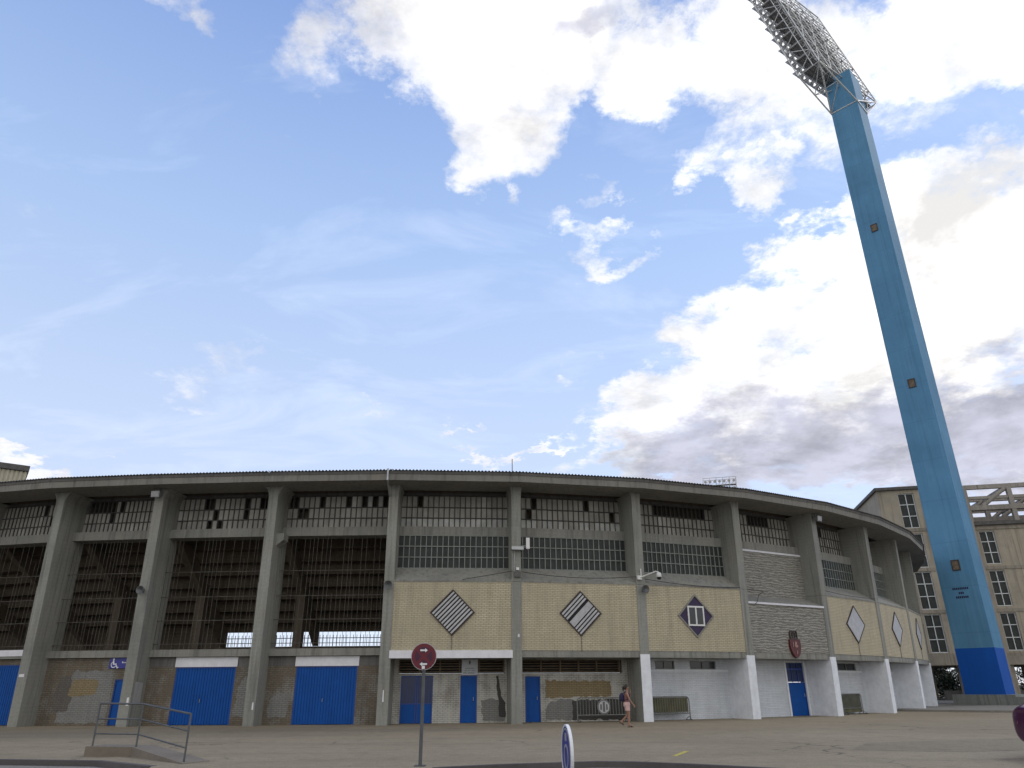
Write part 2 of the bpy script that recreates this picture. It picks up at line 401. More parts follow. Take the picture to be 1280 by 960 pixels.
# ------------------------------------------------------------------ ground
mb = MB(); mb.add([(-700, -300, -0.13), (700, -300, -0.13), (700, 900, -0.13), (-700, 900, -0.13)], [(0, 1, 2, 3)])
struct('road', mb, M['road'])
edge = [(-130, 21.5), (-40, 20.9), (-13.0, 20.3), (-10.2, 19.75), (-8.2, 18.3), (-7.4, 16.0), (-6.4, 14.8), (-3.6, 14.8), (-2.8, 16.3), (-1.75, 17.55),
        (-0.41, 18.15), (1.13, 18.55), (1.9, 18.75), (2.7, 18.6), (3.65, 18.15), (4.47, 17.65), (5.3, 17.1), (6.6, 16.0), (8.0, 14.8), (14, 12.5), (60, 9), (130, 8)]
mb = MB()
mb.prism(ident, edge + [(130, 170), (-130, 170)], 'z', -0.13 - 0.4, 0.0)
struct('plaza', mb, M['plaza'])
mb = MB()
def strip(mb, pl, d0, d1, z0, z1):
    pts = [Vector((p[0], p[1])) for p in pl]; a = []; b = []
    for i, p in enumerate(pts):
        t = (pts[min(i + 1, len(pts) - 1)] - pts[max(i - 1, 0)]).normalized(); n = Vector((-t[1], t[0]))
        a.append(p + n * d0); b.append(p + n * d1)
    for i in range(len(pts) - 1):
        mb.hexa(ident, [(*a[i], z0), (*a[i + 1], z0), (*b[i], z0), (*b[i + 1], z0), (*a[i], z1), (*a[i + 1], z1), (*b[i], z1), (*b[i + 1], z1)])
strip(mb, edge[:5], -0.03, 0.13, -0.5, 0.006)
strip(mb, edge[9:19], -0.03, 0.13, -0.5, 0.006)
struct('kerb', mb, M['kerb'])
mb = MB()
strip(mb, edge[:5], -1.6, -0.06, -0.5, -0.118)
strip(mb, edge[9:19], -1.6, -0.06, -0.5, -0.118)
struct('gutter', mb, M['pave'])
# pavement with its own kerb round the foot of the lighting tower
mb = MB()
mb.prism(ident, [(24.6, 51.5), (28.9, 48.2), (34, 45.6), (60, 37), (80, 40), (80, 90), (44, 90), (34.5, 66), (31.6, 60)], 'z', -0.4, 0.12)
struct('pavement', mb, M['pave'])
mb = MB()
mb.add([(3.9, 20.0, 0.004), (4.0, 19.95, 0.004), (4.66, 21.4, 0.004), (4.54, 21.5, 0.004)], [(0, 1, 2, 3)])
struct('painted_marking', mb, M['yellow_mark'])
M['patch_asphalt'] = m_ground('asphalt_repair', (0.265, 0.222, 0.158), (0.32, 0.272, 0.197), (0.215, 0.18, 0.132))
for poly in ([(9.0, 21.5), (11.5, 20.6), (17.5, 22.2), (20.5, 24.5), (16, 25.6), (10.5, 24.0)],):
    rnd_ = random.Random(len(poly) + int(poly[0][0] * 10)); pts = []
    for k in range(len(poly)):
        a = Vector(poly[k]); b = Vector(poly[(k + 1) % len(poly)])
        for q in range(10):
            p_ = a.lerp(b, q / 10); pts.append((p_.x + rnd_.uniform(-.06, .06), p_.y + rnd_.uniform(-.06, .06), 0.004))
    mb = MB(); mb.add(pts, [tuple(range(len(pts)))]); struct('asphalt_patch', mb, M['patch_asphalt'])

# ------------------------------------------------------------------ stadium
P = [(-35.3, 41.5), (-29.55, 39.2), (-23.95, 37.85), (-18.45, 37.25), (-12.37, 36.86), (-6.14, 36.7), (0.13, 37.21), (6.55, 38.61), (12.53, 40.89),
     (18.21, 44.14), (23.21, 48.17), (27.52, 52.89), (31.22, 58.14), (34.25, 63.75), (36.7, 69.7)]
NC = len(P)
LEFT = 2                                   # two more fins beyond the left picture edge, kept at the list's end: indices -2, -1
P = [Vector(p) for p in P + [(-46.2, 47.8), (-40.9, 44.4)]]
def tang(i): return (P[i + 1] - P[i]).normalized()
MIT = [None] * len(P); TAN = [None] * len(P)
for i in range(-LEFT, NC):
    ts = ([tang(i - 1)] if i > -LEFT else []) + ([tang(i)] if i < NC - 1 else [])
    t = sum(ts, Vector((0, 0))).normalized(); n = Vector((-t[1], t[0]))
    MIT[i] = n / t.dot(ts[0]); TAN[i] = t
def bay(i):
    Lb = (P[i + 1] - P[i]).length
    def fr(u, o, z):
        A = P[i] + MIT[i] * o; B = P[i + 1] + MIT[i + 1] * o
        q = A + (B - A) * (u / Lb)
        return (q.x, q.y, z)
    return fr, Lb
def lean(z): return -0.0311 * z       # the fins lean outwards as they rise
NB = NC - 1
ST = thing('stadium', 'curved concrete football stadium with leaning fins, cream brick panels and blue doors', 'stadium', (0.13, 37.21, 0))

# fins
for i in range(-LEFT, NC):
    c, s = TAN[i]; x, y = P[i]
    fr = lambda u, o, z, x=x, y=y, c=c, s=s: (x + u * c - o * s, y + u * s + o * c, z)
    mb = MB()
    hw = 0.25
    back = 1.95 if i >= 5 else 1.7
    white = i >= 7
    zs = 3.08 if i >= 5 else 6.46
    def seg(z0, z1, mi_front, mi_left, mi_right, hw=hw, e=0.0):
        c8 = [(u, o, z) for z in (z0, z1) for o in (lean(z) - e, back + e) for u in (-hw - e, hw + e)]
        F = [(0, 2, 3, 1), (4, 5, 7, 6), (0, 1, 5, 4), (2, 6, 7, 3), (0, 4, 6, 2), (1, 3, 7, 5)]
        mb.add([fr(*p) for p in c8], F, [mi_front, mi_front, mi_front, mi_front, mi_left, mi_right], [(p[0] + p[1], p[2]) for p in c8])
    w = 1 if white else 0
    seg(0, zs, w, 0 if i == 7 else w, w, e=0.012)
    seg(zs, 6.46 if i >= 5 else 8.8, 0, 0, 0)
    if i >= 5: seg(6.475, 11.3, 0, 0, 0, e=-0.008)
    else: seg(8.8, 11.3, 0, 0, 0, e=-0.008)
    # curved haunch under the roof beam
    for sg in (-1, 1):
        e_ = 1.0 if i < 5 else 0.3
        pts = [(sg * hw * 0.9, 10.75), (sg * (hw + 0.04 * e_), 10.98), (sg * (hw + 0.12 * e_), 11.16), (sg * (hw + 0.3 * e_), 11.298), (sg * hw * 0.9, 11.298)]
        mb.prism(fr, pts, 'o', -0.32, 1.5, 0)
    build('column', mb, [M['concrete'], M['white_paint']], ST)

# bracket lumps on two of the fins
def jag(poly, amp=0.05, step=0.13):
    """ragged brushed outline"""
    rnd = random.Random(int(poly[0][0] * 1000 + poly[1][1] * 77)); out = []
    for k in range(len(poly)):
        a = Vector(poly[k]); b = Vector(poly[(k + 1) % len(poly)]); n = max(1, int((b - a).length / step))
        for q in range(n):
            p = a.lerp(b, q / n); w = amp if q else amp * 0.3
            out.append((p.x + rnd.uniform(-w, w), max(0.03, p.y + rnd.uniform(-w, w))))
    return out
def wall_open(mb, fr, u0, u1, o0, o1, z0, z1, ops, mi=0):
    us = sorted(set([u0, u1] + [v for op in ops for v in (op[0], op[1])])); zs = sorted(set([z0, z1] + [v for op in ops for v in (op[2], op[3])]))
    for a, b in zip(us, us[1:]):
        # merge solid vertical runs
        run = None
        for c, d in zip(zs, zs[1:]):
            hole = any(op[0] <= (a + b) / 2 <= op[1] and op[2] <= (c + d) / 2 <= op[3] for op in ops)
            if hole:
                if run: mb.box(fr, a, b, o0, o1, run[0], run[1], mi); run = None
            else: run = (run[0], d) if run else (c, d)
        if run: mb.box(fr, a, b, o0, o1, run[0], run[1], mi)

def door(fr, u0, u1, z1, o, trans=None, double=False, rolling=False):
    mb = MB(); 
    if rolling:
        n = 22
        for k in range(n):
            a = u0 + (u1 - u0) * k / n; b = u0 + (u1 - u0) * (k + 1) / n
            mb.box(fr, a, b - 0.03, o + 0.035, o + 0.09, 0.03, z1 - 0.01)
        mb.box(fr, u0, u1, o + 0.06, o + 0.085, 0.02, z1 - 0.01)
    else:
        mb.box(fr, u0 + 0.05, u1 - 0.05, o + 0.06, o + 0.1, 0.02, z1 - 0.05)
        for (a, b) in ((0.12, 0.45), (0.55, 0.93)):
            mb.box(fr, u0 + 0.15, u1 - 0.15, o + 0.048, o + 0.07, z1 * a, z1 * b)
    d = build('door', mb, M['blue_door'], ST)
    f = MB()
    f.box(fr, u0, u0 + 0.05, o + 0.02, o + 0.12, 0.0, z1); f.box(fr, u1 - 0.05, u1, o + 0.02, o + 0.12, 0.0, z1)
    f.box(fr, u0 + 0.05, u1 - 0.05, o + 0.02, o + 0.12, z1 - 0.05, z1)
    build('frame', f, M['blue_trim'], d)
    h = MB()
    uc = (u0 + u1) / 2 - 0.1 if rolling else u1 - 0.18
    h.tube(fr(uc, o + 0.0, 1.0), fr(uc, o + 0.0, 1.16), 0.014); h.tube(fr(uc, o + 0.06, 1.02), fr(uc, o, 1.02), 0.01); h.tube(fr(uc, o + 0.06, 1.14), fr(uc, o, 1.14), 0.01)
    build('handle', h, M['galv'], d)
    return d

def grid_window(name, fr, u0, u1, z0, z1, o, nu, nz, bar=0.045, glass=None, barm=None, rowmat=None):
    g = MB(); g.box(fr, u0, u1, o + 0.05, o + 0.07, z0, z1)
    w = build(name, g, glass or M['glass'], ST)
    f = MB()
    for k in range(nu + 1):
        u = u0 + (u1 - u0) * k / nu
        f.box(fr, u - bar / 2, u + bar / 2, o, o + 0.049, z0, z1)
    for k in range(nz + 1):
        z = z0 + (z1 - z0) * k / nz
        f.box(fr, u0, u1, o - 0.012, o + 0.03, z - bar / 2, z + bar / 2)
    build('frame', f, barm or M['mullion'], w)
    return w

HOLES = {1: [(0, .55, .62), (0, .73, .80), (0, .87, 1), (1, .66, .70)], 2: [(0, 0, .36), (0, .42, .47), (1, .32, .36)],
         3: [(0, .23, .37), (0, .65, .7), (0, .82, .91), (1, .37, .42), (1, .64, .68), (2, .31, .36), (2, .41, .46), (2, .9, 1)],
         4: [(0, 0, .1), (0, .28, .37), (0, .53, .58), (0, .70, .74), (0, .80, .84), (0, .91, 1), (1, .12, .2), (1, .38, .42), (1, .96, 1)],
         5: [(0, .15, .19)], 6: [(0, .16, .2), (0, .66, .7), (1, .1, .14), (1, .92, .96)], 7: [(0, .3, .9)], 8: [(0, .4, .7)],
         9: [(0, .45, .6)], 0: [(0, .4, .6)]}
OW = 0.85     # window plane
OS = 1.35     # slat plane
for b in range(-LEFT, NB):
    fr, Lb = bay(b)
    a0, a1 = 0.22, Lb - 0.22
    openb = b <= 4                      # bays without brick panels
    # beam over the windows
    mb = MB()
    mb.hexa(fr, [(a0, OW, 8.95), (a1, OW, 8.95), (a0, 1.75, 8.95), (a1, 1.75, 8.95), (a0, OW, 9.4), (a1, OW, 9.4), (a0, 1.75, 9.55), (a1, 1.75, 9.55)])
    build('beam', mb, M['concrete_beam'], ST)
    # pierced slat screen
    NCELL = 20
    cw = (a1 - a0) / NCELL
    rows = [(10.55, 11.14), (9.98, 10.51), (9.5, 9.94)]
    mb = MB()
    for r, (z0, z1) in enumerate(rows):
        for k in range(NCELL):
            fc = (k + 0.5) / NCELL
            if any(h[0] == r and h[1] <= fc <= h[2] for h in HOLES.get(b, [])): continue
            sh = random.uniform(0, 0.03)
            mi = 1 if (r == 2 and b in (5, 6) and (b == 5 or random.random() < 0.5)) or random.random() < 0.02 else 0
            mb.box(fr, a0 + k * cw + 0.025, a0 + (k + 1) * cw - 0.025, OS + 0.03 + sh, OS + 0.08 + sh, z0, z1, mi)
    build('vent_panel', mb, [M['vent_panel'], M['vent_panel_pale']], ST)
    mb = MB()
    for k in range(NCELL + 1):
        u = a0 + k * cw
        mb.box(fr, u - 0.024, u + 0.024, OS, OS + 0.2, 9.45, 11.2)
    for z in (9.96, 10.53, 11.17): mb.box(fr, a0, a1, OS - 0.015, OS + 0.21, z - 0.025, z + 0.025)
    build('slat_screen', mb, M['slat_dark'], ST)
    mb = MB()
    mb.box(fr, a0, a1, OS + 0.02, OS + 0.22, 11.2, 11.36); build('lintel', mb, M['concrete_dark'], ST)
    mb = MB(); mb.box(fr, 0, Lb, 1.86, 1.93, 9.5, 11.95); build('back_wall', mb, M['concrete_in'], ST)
    # interior: stepped underside of the seating, floor, inner wall
    mb = MB()
    ns = 9; dx = 7.4 / ns; dz = 5.3 / ns
    for k in range(ns):
        o0 = 1.95 + k * dx; zt = 10.1 - k * dz
        mb.box(fr, 0.0, Lb, o0, o0 + dx + 0.14, zt - 0.12, zt + 0.0)
        mb.box(fr, 0.0, Lb, o0 + dx, o0 + dx + 0.12, zt - dz - 0.02, zt - 0.121)
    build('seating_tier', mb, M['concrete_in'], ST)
    mb = MB()
    mb.hexa(fr, [(-0.2, 2.0, 9.1), (0.2, 2.0, 9.1), (-0.2, 9.2, 3.95), (0.2, 9.2, 3.95), (-0.2, 2.0, 9.95), (0.2, 2.0, 9.95), (-0.2, 9.2, 4.75), (0.2, 9.2, 4.75)])
    mb.box(fr, -0.25, 0.25, 5.6, 6.1, 3.2, 7.2)
    build('raker_beam', mb, M['concrete_in'], ST)
    mb = MB()
    mb.box(fr, 0, Lb, 1.8 if not openb else 1.36, 10.5, 2.95, 3.2)
    mb.box(fr, 0, Lb, 9.4, 9.6, 3.2, 3.95 if b >= 3 else 5.5)
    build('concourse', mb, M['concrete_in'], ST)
    if b in (3, 4):
        mb = MB()
        for k in range(26): mb.box(fr, 0.2 + k * 0.23, 0.23 + k * 0.23, 9.3, 9.33, 3.96, 4.6)
        mb.box(fr, 0.1, Lb - 0.1, 9.29, 9.34, 4.4, 4.44)
        build('railing', mb, M['steel_bar'], ST)
    if openb:
        # sill ledge, steel grille, brick base wall with a rolling door
        mb = MB(); mb.box(fr, a0, a1, OW, 1.35, 3.08, 3.42); build('ledge', mb, M['concrete_beam'], ST)
        mb = MB()
        nb = 24
        for k in range(nb + 1):
            if random.random() < 0.1: continue
            u = a0 + 0.08 + (a1 - a0 - 0.16) * k / nb + random.uniform(-0.05, 0.05)
            top = 8.94 if random.random() < 0.85 else random.uniform(6, 8)
            mb.tube(fr(u, OW + 0.2, 3.42), fr(u + random.uniform(-0.03, 0.03), OW + 0.2, top), 0.0115, 5)
        for z in (3.68, 4.8, 5.95, 7.2): mb.tube(fr(a0, OW + 0.18, z), fr(a1, OW + 0.18, z), 0.018, 5)
        build('grille', mb, M['steel_bar'], ST)
        W0 = 1.05
        if b in (3, 4): dop = [(1.68, 4.74, 0, 2.6)]
        elif b == 2: dop = [(4.12, 4.95, 0, 2.08)]
        else: dop = [(2.0, 5.05, 0, 2.8)]
        mb = MB(); wall_open(mb, fr, a0, a1, W0, 1.35, 0, 3.075, dop); build('wall', mb, M['brown_brick'], ST)
        for (u0, u1, z0, z1) in dop: door(fr, u0, u1, z1, W0, rolling=(b != 2))
        if b in (3, 4):
            mb = MB(); mb.box(fr, 1.62, 4.8, W0 - 0.04, W0 - 0.002, 2.61, 3.06); build('lintel_board', mb, M['white_strip'], ST)
            for (q0, q1) in ((a0, 1.6), (4.82, a1)):
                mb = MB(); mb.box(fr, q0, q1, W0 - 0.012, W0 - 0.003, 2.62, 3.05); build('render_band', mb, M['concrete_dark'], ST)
        if b == 1:
            mb = MB(); mb.box(fr, 1.5, a1, OW - 0.03, OW - 0.003, 3.2, 3.5); build('lintel_board', mb, M['white_strip'], ST)
        if b == 2:
            for poly, mm, e in (([(1.5, 0.1), (4.6, 0.1), (4.66, 2.2), (4.5, 2.42), (2.2, 2.5), (1.9, 2.1), (2.1, 1.2), (1.6, 0.8)], 'patch_grey', 0.003),
                             ([(1.2, 0.6), (2.15, 0.65), (2.3, 1.3), (2.0, 2.3), (1.4, 2.2), (1.1, 1.4)], 'patch_smudge', 0.006),
                             ([(2.0, 1.35), (2.3, 1.3), (3.5, 1.35), (3.75, 1.5), (3.75, 2.05), (2.2, 2.1)], 'patch_ochre', 0.009)):
                mb = MB(); mb.prism(fr, jag([(q[0] * 0.86, q[1]) for q in poly]), 'o', W0 - e, W0 + 0.002, 0); build('paint_or_shade_patch', mb, M[mm], ST)
        if b in (3, 4):
            poly = [(4.9, 0.4), (5.7, 0.35), (5.85, 1.9), (5.3, 2.2), (4.95, 1.7)] if b == 3 else [(0.5, 0.3), (1.4, 0.35), (1.5, 1.3), (0.9, 1.5), (0.5, 1.1)]
            mb = MB(); mb.prism(fr, jag(poly), 'o', W0 - 0.004, W0 + 0.002, 0); build('paint_or_shade_patch', mb, M['patch_grey'], ST)
    else:
        stone = b == 8
        ptop = 5.78 if stone else 6.44
        ob = 0.02
        # panel (follows the lean of the fins)
        mb = MB()
        mb.hexa(fr, [(a0, ob + lean(3.25), 3.25), (a1, ob + lean(3.25), 3.25), (a0, ob + 0.3, 3.25), (a1, ob + 0.3, 3.25),
                     (a0, ob + lean(ptop), ptop), (a1, ob + lean(ptop), ptop), (a0, ob + 0.3, ptop), (a1, ob + 0.3, ptop)])
        build('stone_panel' if stone else 'brick_panel', mb, M['ribbed'] if stone else M['yellow_brick'], ST)
        mb = MB()      # sloping sill above, beam below
        so = ob + lean(ptop) - 0.02
        mb.prism(fr, [(so, ptop + 0.003), (so, ptop + 0.08), (OW - 0.02, 7.24 if not stone else 6.3), (OW + 0.3, 7.24 if not stone else 6.3), (OW + 0.3, ptop + 0.003)], 'u', a0, a1)
        build('sill', mb, M['concrete_beam'], ST)
        mb = MB(); mb.box(fr, a0, a1, ob + lean(3) + 0.015, 1.9, 2.93, 3.247); build('lintel', mb, M['concrete_beam'], ST)
        if stone:
            mb = MB(); mb.box(fr, a0, a1, OW, OW + 0.25, 6.303, 8.82); build('stone_panel', mb, M['ribbed'], ST)
            mb = MB(); mb.box(fr, a0, a1, OW - 0.06, OW - 0.003, 8.823, 8.93); build('white_moulding', mb, M['white_strip'], ST); mb = MB()
            mb.box(fr, a0, a1, so - 0.05, so - 0.003, ptop - 0.04, ptop + 0.06); build('white_moulding', mb, M['white_strip'], ST)
        else:
            grid_window('window', fr, a0, a1, 7.26, 8.93, OW + 0.02, 20, 3)
            wb = MB(); wb.box(fr, a0, a1, OW + 0.5, OW + 0.55, 7.0, 8.94); build('dark_backing', wb, M['void'], ST)  # added black sheet keeps the space behind the panes dark
        # ground floor recess
        W0 = 1.5
        if b == 5: ops = [(0.65, 2.26, 0, 2.15), (3.65, 4.5, 0, 2.15), (0.5, 5.9, 2.25, 2.88)]
        elif b == 6: ops = [(0.68, 1.49, 0, 2.1), (0.5, 6.0, 2.25, 2.88)]
        elif b == 7: ops = [(1.43, 2.66, 2.42, 2.84), (3.65, 5.36, 2.42, 2.84)]
        elif b == 8: ops = [(4.4, 5.92, 0, 2.8)]
        else: ops = [(0.9, 2.4, 2.42, 2.84), (3.3, 5.6, 2.42, 2.84)]
        mb = MB(); wall_open(mb, fr, a0, a1, W0, 1.8, 0, 2.927, ops)
        build('wall', mb, M['wash_brick'] if b in (5, 6) else M['white_wall'], ST)
        if b in (5, 6):
            mb = MB()
            mb.box(fr, 0.5, 5.95, W0 + 0.22, W0 + 0.25, 2.26, 2.87, 1)
            for k in range(5):
                z = 2.3 + k * 0.125
                mb.hexa(fr, [(0.51, W0 + 0.02, z), (5.89, W0 + 0.02, z), (0.51, W0 + 0.12, z + 0.03), (5.89, W0 + 0.12, z + 0.03),
                             (0.51, W0 + 0.02, z + 0.035), (5.89, W0 + 0.02, z + 0.035), (0.51, W0 + 0.12, z + 0.065), (5.89, W0 + 0.12, z + 0.065)], 0)
            for u in (0.52, 1.55, 2.6, 3.6, 4.6, 5.86): mb.box(fr, u - 0.03, u + 0.03, W0 + 0.0, W0 + 0.15, 2.26, 2.87, 0)
            build('louvre_strip', mb, [M['brown_louvre'], M['void']], ST)
        if b == 5:
            mb = MB(); mb.box(fr, a0 - 0.02, a1 + 0.02, -0.17, -0.08, 2.9, 3.25); build('lintel_board', mb, M['white_strip'], ST)
            # glazed double door
            mb = MB(); mb.box(fr, 0.7, 2.21, W0 + 0.06, W0 + 0.1, 0.02, 0.85); d = build('door', mb, M['blue_door'], ST)
            mb = MB(); mb.box(fr, 0.7, 2.21, W0 + 0.07, W0 + 0.09, 0.86, 2.1); build('pane', mb, M['blue_dark'], d)
            mb = MB()
            for u in (0.65, 1.38, 1.48, 2.21): mb.box(fr, u, u + 0.05, W0 + 0.03, W0 + 0.12, 0, 2.15)
            for k in range(9): mb.box(fr, 0.78 + k * 0.16, 0.795 + k * 0.16, W0 + 0.045, W0 + 0.06, 0.86, 2.1)
            for z in (0.85, 2.1): mb.box(fr, 0.7, 2.21, W0 + 0.04, W0 + 0.11, z, z + 0.05)
            build('frame', mb, M['blue_trim'], d)
            door(fr, 3.65, 4.5, 2.15, W0)
            mb = MB(); mb.prism(fr, jag([(4.7, 1.0), (5.3, 1.1), (5.9, 0.9), (5.9, 0.1), (4.8, 0.12)]), 'o', W0 - 0.004, W0 + 0.002); build('paint_or_shade_patch', mb, M['patch_grey'], ST)
            mb = MB(); mb.prism(fr, jag([(5.45, 2.1), (5.6, 2.15), (5.72, 1.2), (5.95, 0.9), (5.95, 0.25), (5.6, 0.3), (5.6, 1.0)], 0.03), 'o', W0 - 0.007, W0 + 0.002); build('paint_or_shade_patch', mb, M['patch_dark'], ST)
        if b == 6:
            door(fr, 0.68, 1.49, 2.1, W0)
            for poly, mm, e in (([(1.74, 1.12), (1.8, 1.08), (5.3, 1.15), (5.32, 1.86), (1.76, 1.9)], 'patch_ochre', 0.004),
                             ([(3.0, 0.95), (3.2, 1.0), (3.5, 0.98), (6.1, 1.02), (6.1, 0.05), (3.1, 0.1), (3.05, 0.6)], 'patch_dark', 0.006),  # dark patch stands in for shade and stacked barriers behind the crowd barrier
                             ([(1.75, 0.1), (3.15, 0.1), (3.2, 0.98), (2.6, 1.06), (2.3, 0.9), (2.1, 0.95), (1.8, 0.7)], 'patch_grey', 0.008)):
                mb = MB(); mb.prism(fr, jag(poly), 'o', W0 - e, W0 + 0.002); build('paint_or_shade_patch', mb, M[mm], ST)
        if b >= 7 and b != 8:
            for (u0, u1, z0, z1) in ops:
                g = MB(); g.box(fr, u0, u1, W0 + 0.1, W0 + 0.12, z0, z1); w = build('window', g, M['dark_glass'], ST)
                f = MB(); 
                for u in (u0, (u0 + u1) / 2 - 0.02, u1 - 0.04): f.box(fr, u, u + 0.04, W0 + 0.05, W0 + 0.099, z0, z1)
                for z in (z0, z1 - 0.04): f.box(fr, u0, u1, W0 + 0.045, W0 + 0.09, z, z + 0.04)
                build('frame', f, M['mullion'], w)
            mb = MB(); mb.box(fr, a0, a1, W0 - 0.05, W0 - 0.002, 2.3, 2.4); build('sill', mb, M['white_paint'], ST)
        if b == 8:
            d = door(fr, 4.4, 5.92, 1.75, W0 - 0.0)
            g = MB(); g.box(fr, 4.45, 5.87, W0 + 0.07, W0 + 0.09, 1.78, 2.8); build('pane', g, M['blue_dark'], d)
            f = MB(); f.box(fr, 4.4, 5.92, W0 + 0.03, W0 + 0.12, 2.42, 2.5)
            for u in (4.4, 4.9, 5.4, 5.87): f.box(fr, u, u + 0.045, W0 + 0.035, W0 + 0.06, 1.76, 2.8)
            build('frame', f, M['blue_trim'], d)
            mb = MB(); mb.box(fr, 4.28, 4.4, W0 - 0.05, W0 + 0.1, 0, 2.9); mb.box(fr, 5.93, 6.05, W0 - 0.05, W0 + 0.1, 0, 2.9); build('door_jamb', mb, M['white_paint'], ST)
        # diamond openings
        if not stone:
            cu, cz, hd = Lb / 2, 4.99, 1.1
            pl = ob + lean(4.99)
            def dfr(x, o, y, fr=fr, cu=cu, cz=cz):      # x, y along the two sloping edges
                k = math.sqrt(0.5); return fr(cu + (x - y) * k, o + lean(0) + (-0.0311) * ((x + y) * k), cz + (x + y) * k)
            S = hd * math.sqrt(0.5)
            if b == 7:
                mb = MB(); mb.box(dfr, -S, S, pl - 0.004, pl + 0.01, -S, S, 0)
                w = build('diamond_window', mb, M['purple'], ST)
                f = MB()
                for q in ((-S, -S + 0.07, -S, S), (S - 0.07, S, -S, S), (-S + 0.07, S - 0.07, -S, -S + 0.07), (-S + 0.07, S - 0.07, S - 0.07, S)):
                    f.box(dfr, q[0], q[1], pl - 0.05, pl + 0.02, q[2], q[3])
                build('surround', f, M['concrete_beam'], w)
                f = MB(); lo = pl - 0.03
                f2 = lambda u, o, z: fr(cu + u, o - 0.0311 * z, cz + z)
                for u in (-0.5, -0.04, 0.42): f.box(f2, u, u + 0.08, lo - 0.02, lo + 0.02, -0.5, 0.5)
                for z in (-0.5, 0.42): f.box(f2, -0.42, 0.42, lo - 0.019, lo + 0.019, z, z + 0.08)
                build('window_frame', f, M['white_plastic'], w)
                g = MB(); g.box(f2, -0.42, 0.42, lo, lo + 0.01, -0.42, 0.42); build('pane', g, M['dark_glass'], w)
            else:
                pale = b >= 9
                mb = MB(); mb.box(dfr, -S, S, pl - 0.004, pl + 0.01, -S, S)
                w = build('diamond_vent', mb, M['louvre'] if pale else M['void'], ST)
                f = MB(); e = 0.055
                for q in ((-S, -S + e, -S, S), (S - e, S, -S, S), (-S + e, S - e, -S, -S + e), (-S + e, S - e, S - e, S)):
                    f.box(dfr, q[0], q[1], pl - 0.06, pl + 0.02, q[2], q[3])
                build('surround', f, M['louvre_frame'], w)
                f = MB(); nl = 9
                for k in range(nl):
                    if b == 6 and k in (4,): wd = 0.24
                    else: wd = 0.092 if not pale else 0.135
                    y = -S + e + (2 * S - 2 * e) * (k + 0.5) / nl
                    if b == 6 and k == 5: continue
                    f.hexa(dfr, [(-S + e, pl - 0.05, y - wd / 2), (S - e, pl - 0.05, y - wd / 2), (-S + e, pl - 0.012, y - wd / 2), (S - e, pl - 0.012, y - wd / 2),
                                 (-S + e, pl - 0.03, y + wd / 2), (S - e, pl - 0.03, y + wd / 2), (-S + e, pl - 0.008, y + wd / 2), (S - e, pl - 0.008, y + wd / 2)])
                build('louvre', f, M['louvre'], w)
                f = MB(); f.tube(fr(cu, ob + lean(3.9) - 0.02, 3.88), fr(cu, ob + lean(3.25) - 0.02, 3.2), 0.014, 5); build('drain_pipe', f, M['galv_dark'], w)

for i, marks in ((3, [(0.08, 0.2, 0.9, 1.25, 0)]), (4, [(0.1, 0.18, 0.7, 1.0, 0)]), (5, [(-0.02, 0.05, 1.0, 1.5, 0)]), (2, [(-0.2, 0.1, 2.2, 2.32, 0)]), (6, [(0.05, 0.15, 3.85, 3.98, 0)])):
    c, s_ = TAN[i]; x, y = P[i]
    fr = lambda u, o, z, x=x, y=y, c=c, s_=s_: (x + u * c - o * s_, y + u * s_ + o * c, z)
    for (u0, u1, z0, z1, k) in marks:
        mb = MB(); mb.hexa(fr, [(u0, lean(z0) - 0.016, z0), (u1, lean(z0) - 0.016, z0), (u0, lean(z0) + 0.02, z0), (u1, lean(z0) + 0.02, z0), (u0 + 0.01, lean(z1) - 0.016, z1), (u1 - 0.015, lean(z1) - 0.016, z1 + 0.02), (u0 + 0.01, lean(z1) + 0.02, z1), (u1 - 0.015, lean(z1) + 0.02, z1 + 0.02)])
        build('paint_mark', mb, M['white_strip'], ST)
c, s_ = TAN[3]; x, y = P[3]
fr = lambda u, o, z: (x + u * c - o * s_, y + u * s_ + o * c, z)
mb = MB(); mb.hexa(fr, [(0.255, 0.15, 0.95), (0.266, 0.15, 0.95), (0.255, 0.8, 1.0), (0.266, 0.8, 1.0), (0.255, 0.15, 1.95), (0.266, 0.15, 1.95), (0.255, 0.78, 1.9), (0.266, 0.78, 1.9)])
build('paint_mark', mb, M['louvre'], ST)

